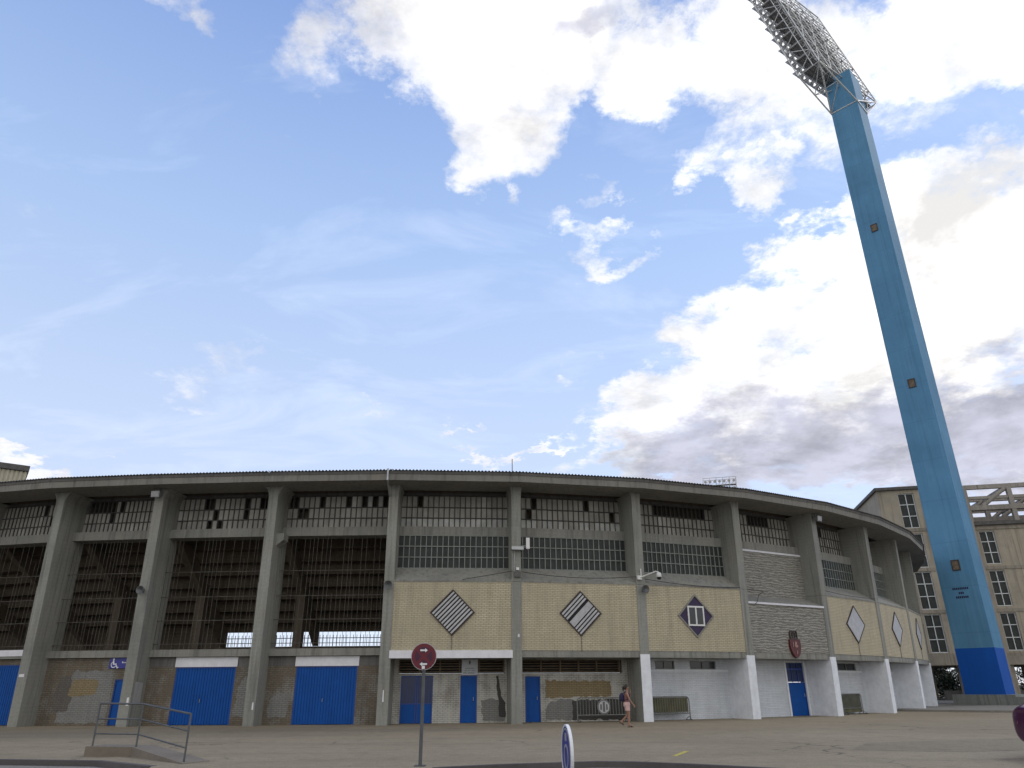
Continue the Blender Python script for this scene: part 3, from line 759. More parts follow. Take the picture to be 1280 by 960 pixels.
# roof: edge beam with soffit, gutter, corrugated sheet
mbF = MB(); mbG = MB(); mbR = MB(); mbD = MB()
for b in range(-LEFT, NB):
    fr, Lb = bay(b)
    mbF.hexa(fr, [(0, -1.3, 11.3), (Lb, -1.3, 11.3), (0, 0.75, 11.3), (Lb, 0.75, 11.3), (0, -1.33, 11.62), (Lb, -1.33, 11.62), (0, 0.75, 11.62), (Lb, 0.75, 11.62)])
    mbG.hexa(fr, [(0, -1.36, 11.622), (Lb, -1.36, 11.622), (0, -1.1, 11.622), (Lb, -1.1, 11.622), (0, -1.39, 11.76), (Lb, -1.39, 11.76), (0, -1.1, 11.76), (Lb, -1.1, 11.76)])
    n = int(Lb / 0.17 * 4)
    pts = []
    for k in range(n + 1):
        u = Lb * k / n; z = 0.035 * math.sin(2 * math.pi * k / 4 + 0.7)
        pts.append((u, z))
    v = []; F = []
    for (u, z) in pts:
        v.append(fr(u, -1.46, 11.80 + z)); v.append(fr(u, 9.8, 12.25 + z))
    m0 = len(v)
    for (u, z) in pts:
        v.append(fr(u, -1.46, 11.785 + z)); v.append(fr(u, 9.8, 12.235 + z))
    for k in range(n):
        i = 2 * k
        F += [(i, i + 2, i + 3, i + 1), (m0 + i, m0 + i + 1, m0 + i + 3, m0 + i + 2), (i, m0 + i, m0 + i + 2, i + 2)]
    mbR.add(v, F, 0)
    mbD.box(fr, 0, Lb, 1.32, 1.6, 11.37, 11.85)
build('roof_edge', mbF, M['fascia'], ST)
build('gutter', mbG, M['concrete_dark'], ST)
build('roof', mbR, M['roof_sheet'], ST)
build('wall_plate', mbD, M['concrete_in'], ST)
# downpipe on the roof edge
fr, Lb = bay(5)
mb = MB(); mb.tube(fr(-0.2, -1.45, 11.85), fr(-0.2, -1.45, 11.25), 0.055, 8); mb.tube(fr(-0.2, -1.45, 11.27), fr(-0.2, -0.3, 10.7), 0.05, 8)
build('downpipe', mb, M['galv'], ST)
# lump on fin where an old beam was cut
fr, Lb = bay(4)
mb = MB(); mb.prism(fr, [(0.24, 8.3), (0.62, 8.62), (0.62, 8.95), (0.24, 8.95)], 'o', 0.1, 0.8); build('corbel', mb, M['concrete'], ST)

# ------------------------------------------------------------------ things fixed to the stadium
def colfr(i):
    c, s = TAN[i]; x, y = P[i]
    return lambda u, o, z: (x + u * c - o * s, y + u * s + o * c, z)
def horn(i, u, z, label):
    fr = colfr(i)
    t = thing('horn_speaker', label, 'loudspeaker', fr(u, lean(z) - 0.02, z), 'horn loudspeakers on the fins')
    fx = lambda x, y, h: fr(u + x, lean(z) - 0.08 - h, z + y)
    mb = MB(); mb.lathe([(0.02, 0), (0.06, 0.02), (0.09, 0.12), (0.14, 0.2), (0.2, 0.25), (0.21, 0.26), (0.19, 0.25), (0.1, 0.16), (0.01, 0.13)], fx, 16)
    build('horn', mb, M['galv_dark'], t)
    mb = MB(); mb.tube(fr(u, lean(z) + 0.01, z), fr(u, lean(z) - 0.09, z), 0.03); mb.box(fr, u - 0.06, u + 0.06, lean(z) - 0.03, lean(z) + 0.02, z - 0.1, z + 0.1)
    build('bracket', mb, M['galv_dark'], t)
horn(3, 0.0, 6.15, 'grey horn loudspeaker on the fin left of the middle blue rolling door')
horn(5, 0.0, 6.25, 'dark horn loudspeaker on the fin left of the first cream brick panel')
horn(7, 0.1, 6.2, 'horn loudspeaker under the white cctv camera')
# cctv camera
fr = colfr(7); z0 = 6.95; o0 = lean(z0)
t = thing('cctv_camera', 'white dome cctv camera on a bent arm above the horn loudspeaker', 'camera', fr(-0.05, o0, z0 - 0.2))
mb = MB(); mb.box(fr, -0.2, 0.05, o0 - 0.1, o0 + 0.01, z0 - 0.25, z0 - 0.05); mb.tube(fr(-0.05, o0 - 0.06, z0 - 0.15), fr(0.55, o0 - 0.7, z0 + 0.1), 0.035, 8)
mb.tube(fr(0.55, o0 - 0.7, z0 + 0.1), fr(0.7, o0 - 0.72, z0 + 0.05), 0.035, 8); mb.tube(fr(0.02, o0 - 0.06, z0 - 0.1), fr(0.02, o0 - 0.06, z0 + 0.3), 0.03, 6)
build('arm', mb, M['white_plastic'], t)
fx = lambda x, y, h: fr(0.7 + x, o0 - 0.72 + y, z0 + 0.06 - h)
mb = MB(); mb.lathe([(0.03, 0), (0.1, 0.03), (0.13, 0.1), (0.13, 0.24), (0.12, 0.25)], fx, 16); build('housing', mb, M['white_plastic'], t)
mb = MB(); mb.lathe([(0.12, 0.25), (0.11, 0.31), (0.07, 0.36), (0.01, 0.38)], fx, 16); build('dome', mb, M['black'], t)
# floodlights under the roof
def spot(i, label):
    fr = colfr(i); t = thing('security_floodlight', label, 'floodlight', fr(0, -0.5, 11.0), 'small floodlights under the roof edge')
    mb = MB(); mb.hexa(fr, [(-0.22, -0.75, 10.78), (0.22, -0.75, 10.78), (-0.17, -0.42, 10.93), (0.17, -0.42, 10.93), (-0.22, -0.8, 11.08), (0.22, -0.8, 11.08), (-0.17, -0.45, 11.16), (0.17, -0.45, 11.16)])
    build('housing', mb, M['galv'], t)
    mb = MB(); mb.hexa(fr, [(-0.19, -0.775, 10.81), (0.19, -0.775, 10.81), (-0.19, -0.745, 10.81), (0.19, -0.745, 10.81), (-0.19, -0.81, 11.05), (0.19, -0.81, 11.05), (-0.19, -0.785, 11.05), (0.19, -0.785, 11.05)])
    build('lens', mb, M['louvre'], t)
    mb = MB(); mb.tube(fr(-0.2, -0.6, 11.0), fr(-0.2, -0.6, 11.31), 0.02); mb.tube(fr(0.2, -0.6, 11.0), fr(0.2, -0.6, 11.31), 0.02); build('bracket', mb, M['galv_dark'], t)
spot(3, 'grey floodlight under the roof edge above the fin with a pale patch at its foot')
spot(9, 'grey floodlight under the roof edge above the fin right of the split stone panels')
# panel antenna, box and shelf on the fin between the two striped diamonds
fr = colfr(6); z0 = 8.1
t = thing('panel_antenna', 'small white panel antenna on a bracket beside the fin between striped diamonds', 'antenna', fr(0.3, lean(z0), z0))
mb = MB(); mb.box(fr, 0.46, 0.64, lean(z0) - 0.3, lean(z0) - 0.22, z0 - 0.05, z0 + 0.5); build('panel', mb, M['white_plastic'], t)
mb = MB(); mb.tube(fr(0.24, lean(z0) - 0.1, z0 + 0.1), fr(0.55, lean(z0) - 0.24, z0 + 0.1), 0.02); mb.tube(fr(0.55, lean(z0) - 0.24, z0 - 0.1), fr(0.55, lean(z0) - 0.24, z0 + 0.3), 0.02); build('bracket', mb, M['galv'], t)
mb = MB(); mb.box(fr, -0.28, 0.33, lean(z0) - 0.28, lean(z0) + 0.0, z0 - 0.1, z0 + 0.06); mb.tube(fr(-0.1, lean(z0) - 0.03, z0 - 0.1), fr(-0.1, lean(6.9) - 0.03, 6.9), 0.015)
tag(build('equipment_shelf', mb, M['galv']), 'pale metal shelf box fixed across the fin between striped diamonds', 'box')
mb = MB(); mb.box(fr, -0.02, 0.12, lean(7.1) - 0.1, lean(7.1) - 0.002, 7.02, 7.15); mb.box(fr, -0.12, 0.2, lean(6.8) - 0.12, lean(6.8) - 0.002, 6.68, 6.95, 1)
tag(build('junction_box', mb, [M['white_plastic'], M['concrete_dark']]), 'little white junction box under the metal shelf on the fin', 'box')
# roof antenna
fr, Lb = bay(5)
mb = MB(); mb.tube(fr(6.0, -1.0, 11.75), fr(6.0, -1.0, 12.6), 0.022); tag(build('roof_antenna', mb, M['galv_dark']), 'thin upright rod antenna on the roof edge', 'antenna')
# sagging cables
def cable(pts, label, r=0.016):
    mb = MB(); mb.path(pts, r, 5); tag(build('cable', mb, M['black']), label, 'cable', 'cables strung along the facade')
def sag(b, z0, z1, dip, o=-0.25, n=10):
    fr, Lb = bay(b)
    return [fr(0.25 + (Lb - 0.5) * k / n, o if 0 < k < n else lean(z0) - 0.01, z0 + (z1 - z0) * k / n - dip * 4 * (k / n) * (1 - k / n)) for k in range(n + 1)]
fr5, L5 = bay(5)
cable([fr5(3.6, lean(6.6) - 0.05, 6.55), fr5(4.8, -0.25, 6.75), fr5(L5 - 0.2, -0.28, 6.98)], 'short black cable rising to the fin right of the first striped diamond')
cable(sag(6, 6.95, 6.85, 0.18), 'black cable sagging above the second striped diamond')
cable(sag(7, 6.75, 6.55, 0.12), 'black cable sagging above the diamond with a white window')
cable(sag(8, 6.5, 6.4, 0.1)[:3] + [bay(8)[0](1.0, -0.3, 6.2), bay(8)[0](0.8, -0.3, 5.8), bay(8)[0](0.6, -0.3, 5.7)], 'looped black cable on the split stone bay')
cable(sag(9, 6.75, 6.7, 0.1), 'black cable sagging above the first pale diamond', 0.02)
for b, z in ((5, 6.47), (6, 6.47), (7, 6.46)):
    f_, l_ = bay(b)
# crest over the blue door in the stone bay
fr, Lb = bay(8); cu = 3.46; ob = -0.22
t = thing('wall_crest', 'dark red shield crest with an open crown above the narrow blue door', 'crest', fr(cu, ob, 3.0))
mb = MB()
mb.prism(fr, [(cu - 0.4, 3.95), (cu + 0.4, 3.95), (cu + 0.43, 3.6), (cu + 0.34, 3.3), (cu + 0.18, 3.08), (cu, 2.98), (cu - 0.18, 3.08), (cu - 0.34, 3.3), (cu - 0.43, 3.6)], 'o', ob, ob + 0.14)
build('shield', mb, M['crest_red'], t)
mb = MB()
mb.prism(fr, [(cu - 0.05, 3.85), (cu + 0.12, 3.8), (cu + 0.06, 3.68), (cu + 0.17, 3.62), (cu + 0.1, 3.5), (cu + 0.02, 3.58), (cu - 0.02, 3.45), (cu - 0.08, 3.6)], 'o', ob - 0.02, ob - 0.002)
mb.prism(fr, [(cu - 0.22, 3.8), (cu - 0.16, 3.82), (cu - 0.18, 3.55), (cu - 0.24, 3.56)], 'o', ob - 0.02, ob - 0.002)
mb.prism(fr, [(cu + 0.02, 3.35), (cu + 0.1, 3.38), (cu + 0.06, 3.2), (cu, 3.18)], 'o', ob - 0.02, ob - 0.002)
build('emblem', mb, M['crest_pale'], t)
mb = MB()
mb.box(fr, cu - 0.3, cu + 0.3, ob + 0.02, ob + 0.12, 3.96, 4.05)
for x in (-0.28, -0.09, 0.1, 0.26): mb.box(fr, cu + x - 0.025, cu + x + 0.025, ob + 0.03, ob + 0.1, 4.05, 4.3)
mb.ring(fr, 0.1, 0.15, ob + 0.03, ob + 0.1, 12, 0, cu - 0.15, 4.28, 0, 180); mb.ring(fr, 0.1, 0.15, ob + 0.03, ob + 0.1, 12, 0, cu + 0.15, 4.28, 0, 180)
build('crown', mb, M['louvre_frame'], t)
# wheelchair sign
fr0, Lb = bay(2); o = 1.03
fr = lambda u, o_, z: fr0(u - 0.62, o_, z)
t = thing('accessible_sign', 'dark blue wheelchair access sign above the small blue door', 'sign', fr(4.9, o, 2.6))
mb = MB(); mb.box(fr, 4.3, 5.9, o - 0.05, o - 0.01, 2.58, 3.06); build('board', mb, M['sign_blue'], t)
mb = MB(); oo = o - 0.056; o1 = o - 0.051
cx, cz = 4.55, 2.76
mb.ring(fr, 0.12, 0.155, oo, o1, 20, 0, cx, cz, 120, 380)
mb.disc(fr, 0.05, oo, o1, 14, 0, cx - 0.04, cz + 0.24)
mb.prism(fr, [(cx - 0.07, cz + 0.19), (cx - 0.01, cz + 0.19), (cx + 0.02, cz + 0.04), (cx + 0.13, cz + 0.04), (cx + 0.22, cz - 0.13), (cx + 0.27, cz - 0.11), (cx + 0.28, cz - 0.15), (cx + 0.2, cz - 0.19), (cx + 0.1, cz - 0.01), (cx - 0.05, cz - 0.01)], 'o', oo, o1)
build('symbol', mb, M['sign_white'], t)
mb = MB()
for k in range(9): mb.box(fr, 4.98 + k * 0.07, 5.025 + k * 0.07, oo, o1, 2.82, 2.87 + (0.03 if k in (0, 4, 6) else 0))
build('lettering', mb, M['sign_white'], t)
# notice above the middle door
fr, Lb = bay(5); o = 1.5
t = thing('notice_board', 'white notice board with dark lettering above the narrow blue door', 'sign', fr(4.1, o, 2.17))
mb = MB(); mb.box(fr, 3.7, 4.52, o - 0.06, o - 0.02, 2.17, 2.9); build('board', mb, M['white_wall'], t)
mb = MB()
for r, (zz, n, h, xs) in enumerate(((2.44, 8, 0.05, 3.9), (2.35, 9, 0.045, 3.86), (2.23, 10, 0.06, 3.79))):
    for k in range(n):
        if (r == 1 and k in (2, 5)) or (r == 2 and k == 3): continue
        w = 0.043
        x = xs + k * 0.058
        mb.box(fr, x, x + 0.012, o - 0.066, o - 0.061, zz, zz + h); mb.box(fr, x + 0.012, x + w, o - 0.066, o - 0.061, zz + h * (0.7 if k % 2 else 0.0), zz + h * (1.0 if k % 2 else 0.3))
build('lettering', mb, M['black'], t)
mb = MB(); mb.prism(fr, [(4.06, 2.8), (4.16, 2.8), (4.15, 2.7), (4.11, 2.64), (4.07, 2.7)], 'o', o - 0.066, o - 0.061); mb.box(fr, 4.075, 4.145, o - 0.066, o - 0.061, 2.81, 2.84); build('emblem', mb, M['galv_dark'], t)

# ------------------------------------------------------------------ crowd barriers
def barrier(label, loc, rz, Lh=2.35, board=None, disc=False, tilt=0.0):
    t = thing('crowd_barrier', label, 'barrier', (0, 0, 0), 'crowd barriers stored against the stadium wall')
    mb = MB(); r = 0.027; H = 1.1; x0, x1 = -Lh / 2, Lh / 2; rc = 0.16
    pts = [(x0, 0, 0.0), (x0, 0, H - rc), (x0 + 0.05, 0, H - 0.05), (x0 + rc, 0, H), (x1 - rc, 0, H), (x1 - 0.05, 0, H - 0.05), (x1, 0, H - rc), (x1, 0, 0.0)]
    mb.path(pts, r, 8); mb.tube((x0, 0, 0.32), (x1, 0, 0.32), 0.024, 8)
    build('frame', mb, M['barrier_steel'], t, origin=(0, 0, 0))
    mb = MB(); n = 17
    for k in range(1, n): 
        x = x0 + Lh * k / n; mb.tube((x, 0, 0.32), (x, 0, H), 0.015, 6)
    build('bars', mb, M['barrier_steel'], t, origin=(0, 0, 0))
    for x in (x0 + 0.08, x1 - 0.08):
        mb = MB(); mb.tube((x, -0.28, 0.015), (x, 0.28, 0.015), 0.016, 6); mb.tube((x, -0.28, 0.015), (x, 0, 0.18), 0.014, 6); mb.tube((x, 0.28, 0.015), (x, 0, 0.18), 0.014, 6)
        build('foot', mb, M['galv_dark'], t, origin=(x, 0, 0))
    if board:
        mb = MB(); mb.box(ident, x0 + 0.06, x1 - 0.06, 0.03, 0.045, board[0], board[1]); build('board', mb, M['olive'], t, origin=(0, 0, 0))
    if disc:
        mb = MB(); mb.disc(ident, 0.33, -0.05, -0.03, 28, 0, 0.05, 0.68)
        s = build('round_plate', mb, M['louvre'], t, origin=(0.05, 0, 0.3))
        mb = MB(); mb.box(ident, 0.0, 0.1, -0.056, -0.051, 0.46, 0.92); mb.box(ident, -0.14, -0.06, -0.056, -0.051, 0.55, 0.8); mb.box(ident, 0.16, 0.24, -0.056, -0.051, 0.55, 0.8); mb.ring(ident, 0.28, 0.32, -0.056, -0.051, 24, 0, 0.05, 0.68)
        build('symbol', mb, M['galv_dark'], s, origin=(0.05, 0, 0.3))
    t.location = loc; t.rotation_euler = (0, 0, rz)
    return t
def at_bay(b, u, o): 
    fr, Lb = bay(b); return fr(u, o, 0), math.atan2(tang(b).y, tang(b).x)
p, a = at_bay(6, 4.45, 0.55); barrier('dark barred crowd barrier with a round pale plate, behind the walking woman', p, a, 2.6, None, True)
p, a = at_bay(7, 1.75, 0.95); barrier('crowd barrier with an olive board in front of the white painted wall', p, a, 2.45, (0.38, 1.06))
p, a = at_bay(9, 3.35, 1.0); barrier('crowd barrier fully boarded in olive, in the bay under the first pale diamond', p, a, 2.3, (0.1, 1.07))
p, a = at_bay(10, 1.9, 1.05); barrier('crowd barrier half hidden behind a white fin near the lighting tower', p, a, 2.3, (0.35, 1.07))

# ------------------------------------------------------------------ lighting tower
def lamp_proto(): pass
def light_tower(label, loc, rz, wshaft, ztop, rack_scale=1.0, details=True):
    """local frame: u across the lamp rows, o away from the pitch... built about the origin, then placed"""
    x0, y0 = loc
    t = thing('floodlight_tower', label, 'floodlight tower', (x0, y0, 0.0), 'stadium floodlight towers')
    fr = frame(x0, y0, 0, rz)                    # shaft faces follow this frame
    h = wshaft / 2
    mb = MB()
    zs = [0.85, 5.25, 5.2501, ztop]
    mb.box(fr, -h - 0.01, h + 0.01, -h - 0.01, h + 0.01, 0.85, 4.25, 1)
    n = 6
    for k in range(n):
        mb.box(fr, -h, h, -h, h, 4.25 + (ztop - 4.25) * k / n, 4.25 + (ztop - 4.25) * (k + 1) / n, 0)
    build('shaft', mb, [M['tower_blue'], M['tower_deep']], t)
    mb = MB(); mb.box(fr, -h - 0.75, h + 0.75, -h - 0.75, h + 0.75, -0.3, 0.85); mb.box(fr, -h - 0.6, h + 1.9, -h - 0.6, h + 0.6, -0.3, 0.7)
    build('plinth', mb, M['plinth'], t)
    if details:
        for z in (10.35, 26.75, 43.8):
            mb = MB(); mb.box(fr, -0.12, 0.34, -h - 0.04, -h - 0.003, z, z + 0.7)
            hb = build('hatch', mb, M['brown_louvre'], t)
            mb = MB()
            for q in ((-0.2, -0.12, z - 0.08, z + 0.78), (0.34, 0.42, z - 0.08, z + 0.78), (-0.12, 0.34, z - 0.08, z), (-0.12, 0.34, z + 0.7, z + 0.78)): mb.box(fr, q[0], q[1], -h - 0.07, -h - 0.003, q[2], q[3])
            build('frame', mb, M['louvre_frame'], hb)
        mb = MB()
        for r, (zz, n, w) in enumerate(((8.75, 9, 1.2), (8.4, 3, 0.4), (8.07, 7, 0.95))):
            for k in range(n):
                xx = 0.05 + (k - n / 2) * (w / n); mb.box(fr, xx, xx + w / n * 0.75, -h - 0.012, -h - 0.003, zz, zz + 0.17)
        build('lettering', mb, M['navy'], t)
    return t, fr

TX, TY = 37.64, 62.0
tw, frT = light_tower('tall blue painted floodlight tower with a deep blue foot and raked lamp rack', (TX, TY), R(-45), 2.8, 64.6)
# rack: r along the rows, n towards the pitch, v up the rake
Rr = Vector((0.83, 0.56, 0)).normalized(); Rn = Vector((-0.56, 0.83, 0)).normalized()
B0 = Vector((33.55, 58.35, 64.0)); RL = 11.0
def rack(t, base, r, nrm, RLn, H, rows, cols, leanv, full=True):
    v = (Vector(leanv)).normalized() if False else Vector(leanv)
    def Q(a, d, hh): return base + r * a + nrm * d + v * hh
    dep = 2.6
    fr_ = MB()
    rt = 0.075
    nb = 5
    for d in (0, dep):
        for k in range(nb + 1): fr_.tube(Q(RLn * k / nb, d, 0), Q(RLn * k / nb, d, H), rt, 6)
        for k in range(rows + 1): fr_.tube(Q(0, d, H * k / rows), Q(RLn, d, H * k / rows), 0.055 if k not in (0, rows) else rt, 6)
    for k in range(nb + 1):
        for j in range(rows + 1): fr_.tube(Q(RLn * k / nb, 0, H * j / rows), Q(RLn * k / nb, dep, H * j / rows), 0.05, 5)
        for j in range(0, rows):
            a, b_ = (0, dep) if j % 2 else (dep, 0)
            fr_.tube(Q(RLn * k / nb, a, H * j / rows), Q(RLn * k / nb, b_, H * (j + 1) / rows), 0.05, 5)
    for j in range(nb):
        fr_.tube(Q(RLn * j / nb, 0, 0), Q(RLn * (j + 1) / nb, dep, 0), 0.05, 5)
        for i in range(0, rows, 2):
            fr_.tube(Q(RLn * j / nb, 0, H * i / rows), Q(RLn * (j + 1) / nb, 0, H * min(rows, i + 2) / rows), 0.045, 5)
    # second chord behind the walkways, with ties to the rear chord
    for k in range(nb + 1):
        fr_.tube(Q(RLn * k / nb, 0.75, 0), Q(RLn * k / nb, 0.75, H), 0.05, 5)
    for j in range(1, rows + 1):
        fr_.tube(Q(0, 0.0, H * (j - 0.5) / rows), Q(RLn, 0.0, H * (j - 0.5) / rows), 0.03, 5)
        for k in range(nb + 1): fr_.tube(Q(RLn * k / nb, 0, H * (j - 0.5) / rows), Q(RLn * k / nb, 0.75, H * (j - 0.5) / rows), 0.035, 5)
    rk = build('lamp_rack', fr_, M['steel_frame'], t)
    g = MB()
    for j in range(0, rows):
        z = H * (j + 0.06) / rows
        c8 = []
        for dz in (0, 0.05):
            for d in (0.7, dep * 0.78):
                for a in (0, RLn): c8.append(tuple(Q(a, d, z) + Vector((0, 0, dz))))
        g.hexa(ident, c8)
        # joists under each walkway
        for k in range(12):
            a = RLn * (k + 0.5) / 12; g.tube(Q(a, 0.0, z - 0.05), Q(a, dep, z - 0.05), 0.035, 4)
        for d in (0.9, 1.4, 1.9): g.tube(Q(0, d, z - 0.08), Q(RLn, d, z - 0.08), 0.05, 4)
    build('walkway', g, M['grating'], rk)
    aim = (nrm * 0.85 + Vector((0, 0, -0.5))).normalized(); side = aim.cross(Vector((0, 0, 1))).normalized(); up = side.cross(aim)
    proto = None
    for j in range(rows):
        for k in range(cols):
            c = Q(RLn * (k + 0.5) / cols, dep + 0.25, H * (j + 0.45) / rows)
            if proto is None:
                fx = lambda x, y, h, c=c: tuple(c + side * x + up * y + aim * h)
                mb = MB(); mb.lathe([(0.01, -0.42), (0.14, -0.4), (0.2, -0.25), (0.3, -0.05), (0.37, 0.12), (0.38, 0.16), (0.34, 0.15)], fx, 10)
                lm = build('floodlight_lamp', mb, M['lamp_body'], t)
                mb = MB(); mb.lathe([(0.35, 0.135), (0.2, 0.16), (0.01, 0.17)], fx, 10); build('lens', mb, M['lamp_glass'], lm)
                proto = lm; c0 = c
            else:
                lc = proto.copy(); COL.objects.link(lc); lc.parent = t; lc.location = proto.location + (c - c0)
                for ch in proto.children:
                    d = ch.copy(); COL.objects.link(d); d.parent = lc
    return Q
Q = rack(tw, B0, Rr, Rn, RL, 16.2, 8, 12, (-0.2, 0.13, 1.0))
mb = MB()
hs = 1.4
def sh(u, o, z): return Vector(frT(u * hs, o * hs, z))
Pl, Pf, Pr, Pb = sh(-1, -1, 60), sh(1, -1, 60), sh(1, 1, 60), sh(-1, 1, 60)
# struts from the shaft head up to the rack, with the bracing of its underside
for a, b in ((Pl, Q(0, 2.6, 0)), (Pf, Q(0, 0, 0)), (Pr, Q(RL, 0, 0)), (Pb, Q(RL, 2.6, 0)), (Pf, Q(RL, 0, 0)), (Pl, Q(0, 0, 0)), (Pf, Pl), (Pf, Pr), (Pl, Pb), (Pr, Pb), (Pr, Q(RL, 2.6, 0))):
    mb.tube(a, b, 0.085, 6)
m1 = (Pl + Q(0, 2.6, 0)) / 2; m2 = (Pf + Q(0, 0, 0)) / 2
mb.tube(m1, m2, 0.05, 5); mb.tube(m1, Q(0, 0, 0), 0.05, 5); mb.tube(m2, Pl, 0.05, 5); mb.tube(m2, sh(0, -1, 63), 0.05, 5); mb.tube(m1, sh(-0.6, -1, 63), 0.05, 5)
m3 = (Pr + Q(RL, 2.6, 0)) / 2; m4 = (Pf + Q(RL, 0, 0)) / 2
mb.tube(m3, m4, 0.05, 5); mb.tube(m4, Pr, 0.05, 5); mb.tube(m3, Q(RL, 0, 0), 0.05, 5)
build('strut', mb, M['steel_frame'], tw)

# the far tower across the ground: only its rack shows over the roof
tw2, frT2 = light_tower('distant floodlight tower whose lamp rack just shows above the stadium roof', (60.5, 199), R(20), 3.25, 49.5, details=False)
r2 = Vector((0.97, -0.25, 0)).normalized(); n2 = Vector((-0.25, -0.97, 0)).normalized()
rack(tw2, Vector((54.6, 202.0, 49.8)), r2, n2, 9.0, 6.0, 3, 7, (0, -0.15, 1.0))

# ------------------------------------------------------------------ main stand building behind the tower
hd = R(-12); CX, CY = 40.22, 78.0
fr = frame(CX, CY, 0, hd)
MS = thing('stand_building', 'beige multi storey stand building with white framed windows behind the blue tower', 'building', fr(8, 5, 0))
floors = [4.3, 8.5, 12.72, 16.9]
mb = MB()
winL = [(2.05, 3.65, 17.12, 20.9), (2.05, 3.65, 12.95, 16.5), (2.05, 3.65, 8.72, 12.5), (2.05, 3.65, 4.52, 8.22)]
winR = [(9.2, 10.65, 13.1, 16.5), (9.2, 10.65, 8.9, 12.45), (9.2, 10.65, 4.65, 8.25)]
wr2 = [(9.2 + d, 10.65 + d, z0, z1) for d in (5.8, 11.6, 17.4) for (_, _, z0, z1) in winR]
wall_open(mb, fr, 0, 7.6, 0.0, 0.4, 4.2, 21.3, winL)
wall_open(mb, fr, 7.6, 34, 0.25, 0.65, 4.2, 17.1, winR + wr2)
mb.box(fr, 0, 0.4, 0.4, 10, 4.2, 21.3); mb.box(fr, 7.2, 7.6, 0.4, 10, 4.2, 21.3); mb.box(fr, 33.6, 34, 0.65, 14, 4.2, 17.1)
build('wall', mb, M['beige_wall'], MS)
mb = MB()
for z in floors:
    mb.box(fr, -0.05, 7.65, -0.07, 0.35, z - 0.16, z + 0.16)
    if z < 16: mb.box(fr, 7.66, 34.1, 0.18, 0.5, z - 0.16, z + 0.16)
mb.box(fr, 7.66, 34.1, 0.15, 0.5, 16.65, 16.95)
build('floor_band', mb, M['beige_band'], MS)
mb = MB(); mb.box(fr, -0.25, 7.8, -0.3, 10.1, 21.3, 21.62); mb.box(fr, 7.8, 34.3, -0.1, 14.1, 17.1, 17.45); build('parapet', mb, M['roof_sheet'], MS)
for (u0, u1, z0, z1) in winL + winR + wr2:
    oo = 0.15 if u0 < 7 else 0.4
    g = MB(); g.box(fr, u0, u1, oo + 0.08, oo + 0.1, z0, z1); w = build('window', g, M['glass'], MS)
    f = MB()
    for u in (u0, (u0 + u1) / 2 - 0.04, u1 - 0.08): f.box(fr, u, u + 0.08, oo, oo + 0.079, z0, z1)
    for z in (z0, z0 + (z1 - z0) / 3, z0 + (z1 - z0) * 2 / 3, z1 - 0.08): f.box(fr, u0, u1, oo - 0.01, oo + 0.06, z, z + 0.08)
    build('frame', f, M['frame_white'], w)
# undercroft: overhang beam, floor slab and posts
mb = MB(); mb.box(fr, -0.1, 34.2, -0.1, 14.0, 3.35, 4.15); build('overhang_beam', mb, M['beige_band'], MS)
for u in (0.4, 4.6, 9.0, 13.2, 19, 25, 31):
    for o in (0.6, 13.2):
        mb = MB(); mb.box(fr, u - 0.3, u + 0.3, o - 0.3, o + 0.3, 0.1, 3.35); build('post', mb, M['beige_band'], MS)
for (q0, q1, q2) in ((0.0, 3.6, 6.0), (6.2, 8.2, 4.0), (0.0, 3.4, 13.6), (8.2, 9.6, 9.0), (12.2, 34, 6.0)):
    mb = MB(); mb.box(fr, q0, q1, q2, q2 + 0.3, 0.1, 3.35); build('wall', mb, M['beige_band'], MS)
mb = MB(); mb.box(fr, 3.0, 12.4, 1.9, 2.1, 0.1, 1.0); build('parapet_wall', mb, M['concrete_dark'], MS)
# roof frames
mb = MB()
def beam(a, b, w=0.22): mb.tube(fr(*a), fr(*b), w, 4)
for o in (0.5, 7.0, 13.5):
    mb.box(fr, 8.6, 34, o - 0.2, o + 0.2, 21.05, 21.5); mb.box(fr, 8.6, 34, o - 0.15, o + 0.15, 19.95, 20.25); mb.box(fr, 8.6, 34, o - 0.25, o + 0.25, 18.75, 19.25)
    for u in (8.85, 13.2, 17.6, 22, 26.4, 30.8):
        mb.box(fr, u - 0.22, u + 0.22, o - 0.22, o + 0.22, 17.4, 21.46)
    for u in (8.85, 13.2, 17.6, 22, 26.4):
        beam((u + 1.5, o, 19.2), (u + 4.1, o, 21.1), 0.26)
        beam((u + 0.2, o, 19.2), (u + 0.2, o + 0.3, 21.1), 0.12)
for u in (8.85, 13.2, 17.6, 22, 26.4, 30.8): mb.box(fr, u - 0.18, u + 0.18, 0.72, 13.28, 20.98, 21.4)
build('roof_truss', mb, M['truss'], MS)
mb = MB(); 
for u in (8.55, ): mb.box(fr, u - 0.2, u + 0.2, -0.3, 0.2, 0.1, 21.0)
build('column', mb, M['truss'], MS)

# stand across the ground on the left
mb = MB(); fr = frame(-52.3, 75, 0, R(36))
FS = thing('side_stand', 'beige ribbed metal stand roof showing over the stadium on the left', 'building', fr(-20, 10, 0))
mb.box(fr, -60, -0.3, 0.3, 26, 0, 23.3); build('wall', mb, M['beige_band'], FS)
mb = MB()
for k in range(150):
    u = -0.02 - k * 0.4
    mb.box(fr, u - 0.24, u, 0.12, 0.22, 14, 23.35 - 0.02 * (k % 3)); mb.box(fr, u - 0.4, u - 0.24, 0.2, 0.29, 14, 23.3)
build('cladding', mb, M['cladding'], FS)
mb = MB(); mb.box(fr, -60, 0.12, -0.1, 26.2, 23.36, 23.95); build('roof_trim', mb, M['roof_sheet'], FS)

